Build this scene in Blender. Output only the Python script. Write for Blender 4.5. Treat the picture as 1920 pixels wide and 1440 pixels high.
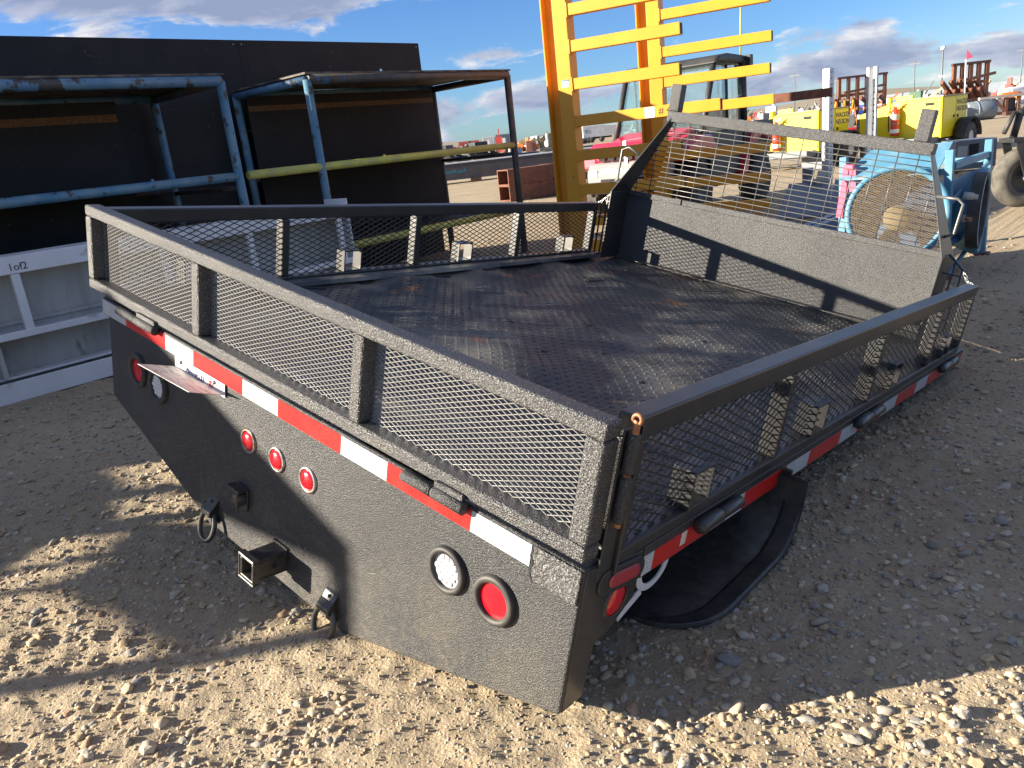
import bpy, math, random
import numpy as np
from mathutils import Vector, Matrix
random.seed(7); RNG = np.random.default_rng(11)
R = math.radians
for o in list(bpy.data.objects): bpy.data.objects.remove(o)
scn = bpy.context.scene
COL = scn.collection

# ------------------------------------------------------------------ camera
cam_d = bpy.data.cameras.new('camera'); cam = bpy.data.objects.new('camera', cam_d); COL.objects.link(cam)
CAM_R = Vector((0.73774402, 0.66664176, -0.10640735)); CAM_F = Vector((-0.66389861, 0.68788503, -0.29334762))
CAM_U = CAM_R.cross(CAM_F)
cm = Matrix.Identity(4)
for i in range(3):
    cm[i][0] = CAM_R[i]; cm[i][1] = CAM_U[i]; cm[i][2] = -CAM_F[i]
CAM_P = Vector((1.65950439, -0.9506647, 1.2079909))
cm.translation = CAM_P
cam.matrix_world = cm
cam_d.sensor_width = 36; cam_d.lens = 1460.65/1920*36; cam_d.clip_start = .05; cam_d.clip_end = 9000
scn.camera = cam

# ------------------------------------------------------------------ world, sun, exposure
SUN_EL = R(17.4); SUN_DIR = Vector((0.6272313, 0.71921484, -0.2988493)).normalized()      # the way the light travels
wd = bpy.data.worlds.new('World'); scn.world = wd; wd.use_nodes = True
nt = wd.node_tree; nt.nodes.clear()
def N(t, **k):
    n = nt.nodes.new(t)
    for a, b in k.items(): setattr(n, a, b)
    return n
def mth(op, a, b=None, c=None, clamp=False):
    n = N('ShaderNodeMath', operation=op); n.use_clamp = clamp
    for i, v in enumerate((a, b, c)):
        if v is None: continue
        if isinstance(v, (int, float)): n.inputs[i].default_value = v
        else: nt.links.new(v, n.inputs[i])
    return n.outputs[0]
sky = N('ShaderNodeTexSky', sky_type='NISHITA'); sky.sun_disc = False
sky.sun_elevation = SUN_EL; sky.sun_rotation = math.atan2(-SUN_DIR.x, -SUN_DIR.y); sky.altitude = 600
sky.air_density = 1.0; sky.dust_density = .35; sky.ozone_density = 1.0
tc = N('ShaderNodeTexCoord'); sep = N('ShaderNodeSeparateXYZ'); nt.links.new(tc.outputs['Generated'], sep.inputs[0])
X, Y, Z = sep.outputs
az = mth('ARCTAN2', X, Y)                       # 0 = +Y, positive to +X
el = mth('ARCSINE', Z)
# clouds live on a shell: coordinates (azimuth, stretched elevation)
def cloud_noise(daz, delv, scale, sx, sy, detail=7, rough=.58, seed=0., dist=.25):
    cb = N('ShaderNodeCombineXYZ')
    nt.links.new(mth('MULTIPLY', mth('ADD', az, daz), sx), cb.inputs[0])
    nt.links.new(mth('MULTIPLY', mth('ADD', el, delv), sy), cb.inputs[1]); cb.inputs[2].default_value = seed
    n = N('ShaderNodeTexNoise'); n.inputs['Scale'].default_value = scale; n.inputs['Detail'].default_value = detail
    n.inputs['Roughness'].default_value = rough; n.inputs['Distortion'].default_value = dist
    nt.links.new(cb.outputs[0], n.inputs['Vector']); return n.outputs['Fac']
def gauss(a0, e0, sa, se, amp):
    da = mth('DIVIDE', mth('SUBTRACT', az, R(a0)), R(sa)); de = mth('DIVIDE', mth('SUBTRACT', el, R(e0)), R(se))
    q = mth('ADD', mth('MULTIPLY', da, da), mth('MULTIPLY', de, de))
    return mth('MULTIPLY', mth('POWER', 2.718, mth('MULTIPLY', q, -1.)), amp)
NS = dict(scale=4.2, sx=2.1, sy=6.2, detail=9, rough=.60, seed=3.1, dist=.35)
n1 = cloud_noise(0, 0, **NS); n2 = cloud_noise(R(-.9), R(.45), **NS)
# broken cloud overhead, out of view, added to raise ambient light; thinning to clear blue at ten degrees, a low bank round the horizon
bias = mth('ADD', mth('MULTIPLY', mth('SUBTRACT', 1., mth('DIVIDE', el, R(5.0)), clamp=True), .10), mth('MULTIPLY', mth('DIVIDE', mth('SUBTRACT', el, R(11.)), R(10.), clamp=True), .13))
for g in ((-65, 11.2, 12, 2.2, .34), (-53, 10.3, 5.5, .8, .20), (-43, 5.9, 4.2, .55, .20), (-43.5, 2.9, 5, 1.2, .13), (-31, 2.4, 9, 1.1, .15), (-16, 2.4, 9, 1.1, .16), (-19.3, 4.7, 2.4, .5, .20), (-38, 8.2, 8, 1.6, -.25), (-25, 6.2, 7, .9, -.2)):
    bias = mth('ADD', bias, gauss(*g))
dens = mth('ADD', n1, bias)
cov = N('ShaderNodeMapRange', interpolation_type='SMOOTHSTEP'); nt.links.new(dens, cov.inputs['Value'])
cov.inputs['From Min'].default_value = .56; cov.inputs['From Max'].default_value = .69
thick = N('ShaderNodeMapRange'); nt.links.new(mth('ADD', n2, bias), thick.inputs['Value'])
thick.inputs['From Min'].default_value = .50; thick.inputs['From Max'].default_value = .80
cr = N('ShaderNodeValToRGB'); nt.links.new(thick.outputs[0], cr.inputs[0])
cr.color_ramp.elements[0].color = (5.6, 5.4, 5.3, 1); cr.color_ramp.elements[1].color = (1.75, 2.05, 3.0, 1)
e = cr.color_ramp.elements.new(.42); e.color = (3.1, 3.3, 4.0, 1)
blue = N('ShaderNodeMixRGB', blend_type='MULTIPLY'); blue.inputs[0].default_value = 1; nt.links.new(sky.outputs[0], blue.inputs[1]); lum = N('ShaderNodeRGBToBW'); nt.links.new(sky.outputs[0], lum.inputs[0]); lr = N('ShaderNodeMapRange'); nt.links.new(lum.outputs[0], lr.inputs[0]); lr.inputs[1].default_value = 5.; lr.inputs[2].default_value = 14.
tint = N('ShaderNodeMixRGB'); nt.links.new(lr.outputs[0], tint.inputs[0]); tint.inputs[1].default_value = (.35, .57, .97, 1); tint.inputs[2].default_value = (.8, .85, 1, 1); nt.links.new(tint.outputs[0], blue.inputs[2])
mx = N('ShaderNodeMixRGB'); nt.links.new(mth('MULTIPLY', cov.outputs[0], .93), mx.inputs[0]); nt.links.new(blue.outputs[0], mx.inputs[1]); nt.links.new(cr.outputs[0], mx.inputs[2])
bg = N('ShaderNodeBackground'); bg.inputs[1].default_value = .054; nt.links.new(mx.outputs[0], bg.inputs[0])
wo = N('ShaderNodeOutputWorld'); nt.links.new(bg.outputs[0], wo.inputs[0])
sun_d = bpy.data.lights.new('sun', 'SUN'); sun = bpy.data.objects.new('sun', sun_d); COL.objects.link(sun)
sun_d.energy = 5.0; sun_d.angle = R(.53); sun_d.color = (1., .89, .72)
sun.rotation_euler = SUN_DIR.to_track_quat('-Z', 'Y').to_euler(); sun.location = (-20, -22, 12)
vs = scn.view_settings; vs.view_transform = 'Standard'; vs.look = 'None'; vs.gamma = 1; vs.use_curve_mapping = False; vs.exposure = 1.78
scn.display_settings.display_device = 'sRGB'

# ------------------------------------------------------------------ helpers
class MB:
    def __init__(s): s.v = []; s.f = []; s.s = []
    def add(s, vs_, fs, smooth=False):
        o = len(s.v); s.v += [tuple(p) for p in vs_]; s.f += [tuple(i+o for i in f) for f in fs]; s.s += [smooth]*len(fs); return s
    def box(s, x0, x1, y0, y1, z0, z1):
        return s.add([(x0,y0,z0),(x1,y0,z0),(x1,y1,z0),(x0,y1,z0),(x0,y0,z1),(x1,y0,z1),(x1,y1,z1),(x0,y1,z1)],
                     [(0,3,2,1),(4,5,6,7),(0,1,5,4),(1,2,6,5),(2,3,7,6),(3,0,4,7)])
    def bar(s, a, b, w, h, up=(0,0,1)):           # rectangular bar a->b, w across, h along up
        a = Vector(a); b = Vector(b); d = (b-a).normalized(); u = Vector(up); u = (u-d*u.dot(d)).normalized(); c = d.cross(u)
        vs_ = []
        for p in (a, b):
            for i, j in ((-1,-1),(1,-1),(1,1),(-1,1)): vs_.append(p + c*(w/2*i) + u*(h/2*j))
        return s.add(vs_, [(0,3,2,1),(4,5,6,7),(0,1,5,4),(1,2,6,5),(2,3,7,6),(3,0,4,7)])
    def prism(s, poly, axis, a0, a1):
        n = len(poly); vs_ = []
        for a in (a0, a1):
            for p, q in poly: vs_.append({'x': (a,p,q), 'y': (p,a,q), 'z': (p,q,a)}[axis])
        return s.add(vs_, [tuple(range(n))[::-1], tuple(range(n, 2*n))] + [(i, (i+1)%n, n+(i+1)%n, n+i) for i in range(n)])
    def tube(s, pts, r, n=8, closed=False, cap=True, rr=None):
        pts = [Vector(p) for p in pts]; m = len(pts); vs_ = []; prev = None
        for i, p in enumerate(pts):
            if closed: d = pts[(i+1)%m]-pts[i-1]
            else: d = pts[min(i+1, m-1)]-pts[max(i-1, 0)]
            d.normalize()
            if prev is None:
                u = Vector((0,0,1)) if abs(d.z) < .9 else Vector((1,0,0))
            else: u = prev
            u = (u-d*u.dot(d)).normalized(); prev = u; c = d.cross(u); rad = rr[i] if rr else r
            for k in range(n):
                t = 2*math.pi*(k+.5)/n; vs_.append(p + u*(rad*math.cos(t)) + c*(rad*math.sin(t)))
        fs = []
        for i in range(m if closed else m-1):
            j = (i+1) % m
            for k in range(n): fs.append((i*n+k, i*n+(k+1)%n, j*n+(k+1)%n, j*n+k))
        s.add(vs_, fs, True)
        if cap and not closed:
            o = len(s.v)-len(vs_)
            s.f += [tuple(o+k for k in range(n))[::-1], tuple(o+(m-1)*n+k for k in range(n))]; s.s += [False]*2
        return s
    def rev(s, prof, c, axis, n=24, smooth=True):    # prof: (radius, along-axis) from c
        c = Vector(c); ax = Vector(axis).normalized(); u = Vector((0,0,1)) if abs(ax.z) < .9 else Vector((1,0,0)); u = (u-ax*u.dot(ax)).normalized(); w = ax.cross(u)
        vs_ = []; m = len(prof)
        for r, a in prof:
            for k in range(n):
                t = 2*math.pi*k/n; vs_.append(c + ax*a + u*(r*math.cos(t)) + w*(r*math.sin(t)))
        fs = [(i*n+k, i*n+(k+1)%n, (i+1)*n+(k+1)%n, (i+1)*n+k) for i in range(m-1) for k in range(n)]
        return s.add(vs_, fs, smooth)
    def build(s, name, m, parent=None, bevel=0, seg=2):
        me = bpy.data.meshes.new(name); me.from_pydata(s.v, [], s.f); me.polygons.foreach_set('use_smooth', s.s); me.update()
        o = bpy.data.objects.new(name, me); COL.objects.link(o)
        if m: me.materials.append(m)
        if parent: o.parent = parent
        if bevel:
            b = o.modifiers.new('Bevel', 'BEVEL'); b.width = bevel; b.segments = seg; b.limit_method = 'ANGLE'; b.angle_limit = R(40); b.harden_normals = False
        return o
def thing(name, label, cat, loc=(0,0,0), rz=0, group=None):
    o = bpy.data.objects.new(name, None); COL.objects.link(o); o.empty_display_size = .2
    o.location = loc; o.rotation_euler = (0,0,rz); o['label'] = label; o['category'] = cat
    if group: o['group'] = group
    return o
def tag(o, label, cat, group=None):
    o['label'] = label; o['category'] = cat
    if group: o['group'] = group
    return o
def copy_tree(o, parent=None):
    c = o.copy(); COL.objects.link(c)
    if parent: c.parent = parent
    for ch in list(o.children): copy_tree(ch, c)
    return c
def sub(name, parent, loc=(0,0,0), rot=(0,0,0)):
    o = bpy.data.objects.new(name, None); COL.objects.link(o); o.parent = parent; o.location = loc; o.rotation_euler = rot; return o
def text(name, body, size, m, parent, loc, rot, extrude=.0008, align='LEFT', bold=0.):
    cu = bpy.data.curves.new(name, 'FONT'); cu.body = body; cu.size = size; cu.extrude = extrude; cu.align_x = align; cu.offset = bold
    cu.resolution_u = 3; tmp = bpy.data.objects.new(name, cu); COL.objects.link(tmp)
    me_ = bpy.data.meshes.new_from_object(tmp.evaluated_get(bpy.context.evaluated_depsgraph_get())); bpy.data.objects.remove(tmp); me_.name = name
    o = bpy.data.objects.new(name, me_); COL.objects.link(o); me_.materials.clear(); me_.materials.append(m)
    o.parent = parent; o.location = loc; o.rotation_euler = rot; return o

def pm(name, col, rough=.5, metal=0., col2=None, nscale=6., lo=.42, hi=.62, bump=0., bscale=200., bdist=.002, spec=.5, emis=None, rough2=None, detail=5, coat=0., col3=None, n3=30., lo3=.6, hi3=.66, stretch=None, bump2=0., b2scale=12., island=None):
    m = bpy.data.materials.new(name); m.use_nodes = True; t = m.node_tree; b = t.nodes['Principled BSDF']; L = t.links
    b.inputs['Base Color'].default_value = (*col, 1); b.inputs['Roughness'].default_value = rough; b.inputs['Metallic'].default_value = metal
    b.inputs['Specular IOR Level'].default_value = spec
    if coat: b.inputs['Coat Weight'].default_value = coat; b.inputs['Coat Roughness'].default_value = .12
    tcn = t.nodes.new('ShaderNodeTexCoord'); vec = tcn.outputs['Object']
    if stretch:
        mp = t.nodes.new('ShaderNodeMapping'); mp.inputs['Scale'].default_value = stretch; L.new(vec, mp.inputs[0]); vec = mp.outputs[0]
    def noise(sc, det=detail):
        n = t.nodes.new('ShaderNodeTexNoise'); n.inputs['Scale'].default_value = sc; n.inputs['Detail'].default_value = det; n.inputs['Roughness'].default_value = .6; L.new(vec, n.inputs['Vector']); return n.outputs['Fac']
    def ramp(src, lo_, hi_):
        r_ = t.nodes.new('ShaderNodeMapRange'); L.new(src, r_.inputs[0]); r_.inputs[1].default_value = lo_; r_.inputs[2].default_value = hi_; return r_.outputs[0]
    cur = None
    if col2 is not None:
        mx_ = t.nodes.new('ShaderNodeMixRGB'); mx_.inputs[1].default_value = (*col, 1); mx_.inputs[2].default_value = (*col2, 1)
        fac = ramp(noise(nscale), lo, hi); L.new(fac, mx_.inputs[0]); cur = mx_.outputs[0]; L.new(cur, b.inputs['Base Color'])
        if rough2 is not None:
            rr_ = t.nodes.new('ShaderNodeMapRange'); L.new(fac, rr_.inputs[0]); rr_.inputs[3].default_value = rough; rr_.inputs[4].default_value = rough2; L.new(rr_.outputs[0], b.inputs['Roughness'])
    if col3 is not None:
        mx3 = t.nodes.new('ShaderNodeMixRGB'); mx3.inputs[1].default_value = (*col, 1)
        if cur: L.new(cur, mx3.inputs[1])
        mx3.inputs[2].default_value = (*col3, 1); L.new(ramp(noise(n3), lo3, hi3), mx3.inputs[0]); cur = mx3.outputs[0]; L.new(cur, b.inputs['Base Color'])
    if island:
        g_ = t.nodes.new('ShaderNodeNewGeometry'); cr_ = t.nodes.new('ShaderNodeValToRGB'); L.new(g_.outputs['Random Per Island'], cr_.inputs[0])
        els = cr_.color_ramp.elements; els[0].color = (*island[0], 1); els[1].color = (*island[-1], 1); els[1].position = 1
        for i, c_ in enumerate(island[1:-1]): e_ = els.new((i+1)/(len(island)-1)); e_.color = (*c_, 1)
        L.new(cr_.outputs[0], b.inputs['Base Color'])
    if bump or bump2:
        nrm = None
        for bb, sc, ds, dt in ((bump2, b2scale, .01, 4), (bump, bscale, bdist, 2)):
            if not bb: continue
            bn = t.nodes.new('ShaderNodeBump'); bn.inputs['Strength'].default_value = bb; bn.inputs['Distance'].default_value = ds
            L.new(noise(sc, dt), bn.inputs['Height'])
            if nrm: L.new(nrm, bn.inputs['Normal'])
            nrm = bn.outputs[0]
        L.new(nrm, b.inputs['Normal'])
    if emis: b.inputs['Emission Color'].default_value = (*emis[:3], 1); b.inputs['Emission Strength'].default_value = emis[3]
    return m
M = {}
M['liner'] = pm('bedliner coating', (.018,.019,.022), .42, 0, (.030,.031,.033), 3., .35, .75, bump=1., bscale=300., bdist=.0042, spec=.5, bump2=.08, b2scale=25., col3=(.145,.15,.158), n3=270., lo3=.54, hi3=.74)  # pale speckle: sun glints of the grain, painted into the colour
M['liner_head'] = pm('headboard coating', (.030,.031,.034), .42, 0, (.05,.051,.053), 3., .35, .75, bump=1., bscale=260., bdist=.0045, spec=.55, bump2=.1, b2scale=20., col3=(.19,.195,.205), n3=240., lo3=.54, hi3=.74)  # same painted glints, lighter speckle in the base colour
M['liner_gate'] = pm('heavy bedliner coating', (.025,.025,.027), .36, 0, (.05,.048,.045), 4., .4, .75, bump=1., bscale=240., bdist=.0055, spec=.7, col3=(.30,.305,.315), n3=230., lo3=.53, hi3=.73)  # brightest speckle, grain sparkle put into the colour
M['black'] = pm('black paint', (.026,.027,.030), .34, 0, (.045,.042,.038), 7., .45, .7, bump=.25, bscale=140., bdist=.001)
M['meshblk'] = pm('coated mesh', (.15,.148,.143), .34, spec=.7)
M['meshdark'] = pm('black painted mesh', (.018,.018,.02), .45)
M['wire'] = pm('screen wire', (.095,.095,.095), .36, .2, spec=.7)
M['deck'] = pm('worn coated deck', (.023,.027,.034), .5, 0, (.19,.175,.14), 2.0, .49, .66, bump=.7, bscale=160., bdist=.002, col3=(.24,.095,.035), n3=3.4, lo3=.625, hi3=.70, spec=.5)  # dust patches, paled to stand in for sunlit ones; rust spots on top
M['tread'] = pm('worn tread lozenges', (.030,.034,.041), .5, 0, (.21,.19,.15), 2.0, .49, .66, spec=.4, bump=.4, bscale=160., col3=(.26,.105,.04), n3=3.4, lo3=.625, hi3=.70)  # same dust and rust, the tan also painted as sunlit patches
M['red'] = pm('red reflective tape', (.62,.012,.010), .32, 0, (.72,.03,.02), 90., .45, .55, bump=.12, bscale=160., coat=.4)
M['white'] = pm('white reflective tape', (.50,.52,.53), .34, 0, (.66,.67,.67), 95., .45, .55, bump=.12, bscale=160., coat=.3)
M['tapeedge'] = pm('frayed tape', (.55,.5,.42), .7)
M['lens_red'] = pm('red lens', (.55,.006,.016), .18, 0, coat=.6, bump=.25, bscale=350., bdist=.001)
M['lens_dull'] = pm('sun faded red lens', (.32,.03,.04), .35, 0, coat=.3)
M['lens_clear'] = pm('clear lamp lens', (.50,.51,.53), .15, 0, coat=.6)
M['rubber'] = pm('black rubber', (.018,.018,.019), .6, 0, (.06,.058,.055), 9., .45, .75)
M['platewhite'] = pm('dirty white sheet metal', (.62,.58,.54), .5, 0, (.30,.20,.14), 16., .5, .66, col3=(.10,.075,.06), n3=34., lo3=.62, hi3=.68, stretch=(1,5,1))
M['platecln'] = pm('white sheet metal', (.72,.70,.68), .45)
M['ink'] = pm('dark ink', (.015,.015,.02), .7); M['blueink'] = pm('blue ink', (.02,.03,.12), .7); M['redink'] = pm('red ink', (.35,.03,.05), .7)
M['steel'] = pm('bare steel', (.30,.30,.30), .4, .7, (.16,.10,.07), 30., .5, .62)
M['copper'] = pm('rusted bolt', (.42,.20,.09), .5, .35, (.25,.10,.05), 60., .4, .6)
M['ply'] = pm('black film plywood', (.009,.0095,.012), .6, 0, (.017,.016,.016), 3., .4, .7, col3=(.10,.085,.07), n3=24., lo3=.685, hi3=.73, bump=.15, bscale=60., spec=.3)
M['plytop'] = pm('weathered plywood', (.15,.13,.11), .8, 0, (.05,.045,.04), 9., .4, .6)
M['osb'] = pm('bare strand board edge', (.20,.105,.05), .85, 0, (.10,.055,.03), 70., .4, .6)
M['pipeblue'] = pm('chipped blue pipe paint', (.07,.17,.29), .48, 0, (.12,.23,.33), 7., .4, .6, col3=(.05,.045,.042), n3=6., lo3=.53, hi3=.56, bump=.2, bscale=40.)
M['pipeblue2'] = pm('blue pipe paint', (.06,.165,.26), .48, 0, (.12,.22,.28), 5., .4, .6, col3=(.045,.045,.043), n3=11., lo3=.58, hi3=.62, bump=.15, bscale=40.)
M['pipeyel'] = pm('yellow pipe paint', (.55,.50,.10), .45, 0, (.42,.40,.12), 7., .4, .6, col3=(.06,.07,.05), n3=15., lo3=.66, hi3=.70)
M['pipedark'] = pm('dark rail with flaking paint', (.055,.052,.052), .55, 0, (.10,.075,.06), 9., .45, .65, col3=(.05,.12,.19), n3=5., lo3=.60, hi3=.63)
M['whitep'] = pm('white painted steel', (.68,.68,.69), .4, 0, (.60,.60,.60), 3., .4, .7, col3=(.30,.27,.24), n3=5., lo3=.64, hi3=.72)
M['webp'] = pm('dusty off white steel', (.40,.39,.36), .55, 0, (.30,.28,.25), 3.5, .4, .7, col3=(.18,.16,.14), n3=4., lo3=.62, hi3=.70, stretch=(1,2,.5))
M['rackyel'] = pm('golden yellow rack paint', (.72,.32,.02), .45, 0, (.60,.26,.018), 2.4, .35, .75, col3=(.20,.09,.035), n3=16., lo3=.69, hi3=.72)
M['rust'] = pm('rusty steel', (.20,.075,.04), .75, .1, (.11,.045,.03), 12., .4, .65, bump=.2, bscale=60.)
M['rustdark'] = pm('dark rusty steel', (.07,.035,.027), .75, .1, (.12,.05,.03), 12., .45, .65)
M['genyel'] = pm('bright yellow enamel', (.80,.66,.015), .4, 0, (.76,.60,.015), 2., .4, .7, coat=.3, col3=(.62,.46,.02), n3=5., lo3=.62, hi3=.75)
M['gentop'] = pm('weathered yellow lid', (.42,.38,.22), .6)
M['gengrey'] = pm('grey tray steel', (.13,.145,.16), .5)
M['extred'] = pm('extinguisher red', (.60,.045,.02), .3, coat=.4)
M['dark'] = pm('dark shadow gap and black part', (.012,.012,.013), .8)  # near black painted as the shade in holes and gaps; also colours black parts
M['galv'] = pm('galvanised steel', (.58,.59,.60), .45, .12, (.48,.50,.52), 14., .4, .6)
M['fanblue'] = pm('fan blue paint', (.065,.20,.31), .5, 0, (.12,.25,.35), 5., .42, .62, col3=(.36,.33,.26), n3=4., lo3=.63, hi3=.70)
M['fandark'] = pm('deep blue paint', (.03,.10,.22), .42)
M['fanmesh'] = pm('dusty guard mesh', (.30,.235,.14), .75)
M['dust'] = pm('dusty motor casing', (.27,.215,.13), .85, 0, (.17,.14,.09), 9., .4, .65)
M['pink'] = pm('pink flagging strap', (.72,.09,.17), .6)
M['utvred'] = pm('red plastic bodywork', (.50,.012,.045), .3, coat=.5)
M['utvblk'] = pm('black moulded plastic', (.022,.023,.025), .5, 0, (.05,.048,.045), 6., .4, .7)
M['utvgrey'] = pm('silver grey plastic', (.24,.24,.245), .45)
M['glass'] = pm('tinted cab glass', (.62,.80,.84), .03, 0, spec=.5); M['glass'].node_tree.nodes['Principled BSDF'].inputs['Transmission Weight'].default_value = .92; M['glass'].node_tree.nodes['Principled BSDF'].inputs['IOR'].default_value = 1.08
M['tyre'] = pm('dusty tyre', (.03,.03,.03), .8, 0, (.10,.085,.065), 9., .4, .65, bump=.3, bscale=30.)
M['tyretan'] = pm('tan dusty tyre', (.14,.128,.105), .85, 0, (.06,.056,.05), 8., .35, .65, bump=.3, bscale=30.)
M['slate'] = pm('slate blue steel plate', (.15,.18,.215), .5, 0, (.19,.22,.25), 5., col3=(.26,.23,.19), n3=7., lo3=.62, hi3=.7)
M['beam'] = pm('black cutting edge steel', (.04,.038,.045), .55, 0, (.055,.05,.055), 3.)
M['teal'] = pm('teal lettering', (.02,.22,.30), .6)
M['letter'] = pm('grey brown lettering', (.13,.12,.09), .6)
M['sticker'] = pm('white paper sticker', (.80,.80,.80), .6)
M['barrier'] = pm('red plastic barrier', (.58,.03,.04), .45)
M['concrete'] = pm('concrete', (.26,.25,.24), .9, 0, (.32,.31,.29), 8.)
M['chain'] = pm('bright chain', (.55,.55,.52), .3, .8)
M['grass'] = pm('dry grass blades', (.42,.34,.18), .8)
M['wood'] = pm('pale timber', (.42,.33,.21), .8, 0, (.30,.22,.14), 8., stretch=(1,6,1))
def cells(m, scale, ca, cb, e0=.28, e1=.40):         # printed honeycomb of the tape
    t = m.node_tree; b = t.nodes['Principled BSDF']; v = t.nodes.new('ShaderNodeTexVoronoi'); v.inputs['Scale'].default_value = scale; v.inputs['Randomness'].default_value = .25
    tcn = t.nodes.new('ShaderNodeTexCoord'); t.links.new(tcn.outputs['Object'], v.inputs['Vector']); r = t.nodes.new('ShaderNodeMapRange'); t.links.new(v.outputs['Distance'], r.inputs[0]); r.inputs[1].default_value = e0; r.inputs[2].default_value = e1
    nz = t.nodes.new('ShaderNodeTexNoise'); nz.inputs['Scale'].default_value = 9.; nz.inputs['Detail'].default_value = 6; t.links.new(tcn.outputs['Object'], nz.inputs['Vector'])
    mx_ = t.nodes.new('ShaderNodeMixRGB'); mx_.inputs[1].default_value = (*ca, 1); mx_.inputs[2].default_value = (*cb, 1); t.links.new(r.outputs[0], mx_.inputs[0])
    rr = t.nodes.new('ShaderNodeMapRange'); t.links.new(nz.outputs['Fac'], rr.inputs[0]); rr.inputs[1].default_value = .5; rr.inputs[2].default_value = .8; rr.inputs[4].default_value = .55
    mx2 = t.nodes.new('ShaderNodeMixRGB'); t.links.new(rr.outputs[0], mx2.inputs[0]); t.links.new(mx_.outputs[0], mx2.inputs[1]); mx2.inputs[2].default_value = (ca[0]*.55+.03, ca[1]*.55+.03, ca[2]*.55+.025, 1); t.links.new(mx2.outputs[0], b.inputs['Base Color'])
def dust(m, zlo, zhi, amt, col=(.20,.165,.115)):         # dried dirt thrown up on the lower part of a panel
    t = m.node_tree; b = t.nodes['Principled BSDF']; L_ = t.links; src = b.inputs['Base Color'].links[0].from_socket; tcn = t.nodes.new('ShaderNodeTexCoord'); sp = t.nodes.new('ShaderNodeSeparateXYZ'); L_.new(tcn.outputs['Object'], sp.inputs[0])
    g = t.nodes.new('ShaderNodeMapRange'); L_.new(sp.outputs[2], g.inputs[0]); g.inputs[1].default_value = zhi; g.inputs[2].default_value = zlo
    f = None
    for sc, lo, hi in ((5., .42, .72), (45., .45, .68)):
        n = t.nodes.new('ShaderNodeTexNoise'); n.inputs['Scale'].default_value = sc; n.inputs['Detail'].default_value = 7; L_.new(tcn.outputs['Object'], n.inputs['Vector']); r = t.nodes.new('ShaderNodeMapRange'); L_.new(n.outputs['Fac'], r.inputs[0]); r.inputs[1].default_value = lo; r.inputs[2].default_value = hi
        if f is None: f = r.outputs[0]
        else:
            a = t.nodes.new('ShaderNodeMath'); a.operation = 'MULTIPLY_ADD'; L_.new(f, a.inputs[0]); a.inputs[1].default_value = .6; q = t.nodes.new('ShaderNodeMath'); q.operation = 'MULTIPLY'; L_.new(r.outputs[0], q.inputs[0]); q.inputs[1].default_value = .5; L_.new(q.outputs[0], a.inputs[2]); f = a.outputs[0]
    a = t.nodes.new('ShaderNodeMath'); a.operation = 'MULTIPLY'; L_.new(f, a.inputs[0]); L_.new(g.outputs[0], a.inputs[1]); a2 = t.nodes.new('ShaderNodeMath'); a2.operation = 'MULTIPLY'; L_.new(a.outputs[0], a2.inputs[0]); a2.inputs[1].default_value = amt
    mx_ = t.nodes.new('ShaderNodeMixRGB'); L_.new(a2.outputs[0], mx_.inputs[0]); L_.new(src, mx_.inputs[1]); mx_.inputs[2].default_value = (*col, 1); L_.new(mx_.outputs[0], b.inputs['Base Color'])
dust(M['liner'], -.58, -.10, .55); dust(M['black'], -.4, .1, .4); dust(M['rubber'], -.45, .0, .5)
cells(M['red'], 105., (.66,.018,.012), (.46,.008,.008)); cells(M['white'], 105., (.60,.62,.63), (.36,.39,.42))
FLAT = {}
def flat(name, c, rough=.6):
    if name not in FLAT: FLAT[name] = pm(name, c, rough, 0, tuple(x*.75 for x in c), 1.2, .4, .7)
    return FLAT[name]

# ------------------------------------------------------------------ ground
def hashn(ix, iy, seed):
    h = (ix*374761393 + iy*668265263 + seed*974711) & 0x7fffffff
    h = ((h ^ (h >> 13))*1274126177) & 0x7fffffff
    return ((h ^ (h >> 16)) & 0xffff)/65535.
def vnoise(x, y, sc, seed):
    x = x*sc; y = y*sc; ix = np.floor(x).astype(np.int64); iy = np.floor(y).astype(np.int64); fx = x-ix; fy = y-iy
    fx = fx*fx*(3-2*fx); fy = fy*fy*(3-2*fy)
    a = hashn(ix, iy, seed); b = hashn(ix+1, iy, seed); c = hashn(ix, iy+1, seed); d = hashn(ix+1, iy+1, seed)
    return (a*(1-fx)+b*fx)*(1-fy)+(c*(1-fx)+d*fx)*fy - .5
def ground_h(x, y):
    x = np.asarray(x, float); y = np.asarray(y, float)
    h = .022*vnoise(x, y, 1.1, 1) + .012*vnoise(x, y, 3.1, 2) + .010*vnoise(x, y, 8., 3) + .011*vnoise(x, y, 21., 4) + .0085*vnoise(x, y, 43., 5)
    h -= .085*np.exp(-(((x-.78)**2+(y-3.1)**2)/.9)**1)                        # soft rut where the bed's nose sits
    u = (x+.9)*.64+(y+.95)*.77; v = -(x+.9)*.77+(y+.95)*.64                    # tyre tread print
    msk = np.exp(-(np.abs(v-.05)/.16)**6)*np.exp(-(np.abs(u-.35)/.65)**6)
    h += msk*.0026*np.tanh(3*np.sin(2*math.pi*(u+.25*np.abs(v-.05))/.085))
    fade = np.clip(1-(np.hypot(x, y)-12)/60, .15, 1)
    return h*fade
def spacing(lo, hi, d, end0, end1):
    a = list(np.arange(lo, hi, d)); st = d; x = hi
    while x < end1: a.append(x); st *= 1.09; x += st
    st = d; x = lo-d
    while x > end0: a.insert(0, x); st *= 1.09; x -= st
    return np.array(a)
gx = spacing(-1.9, 2.6, .0125, -4200, 4200); gy = spacing(-1.4, 2.4, .0125, -3000, 5200)
GX, GY = np.meshgrid(gx, gy); GZ = ground_h(GX, GY)
nx, ny = len(gx), len(gy)
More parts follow.
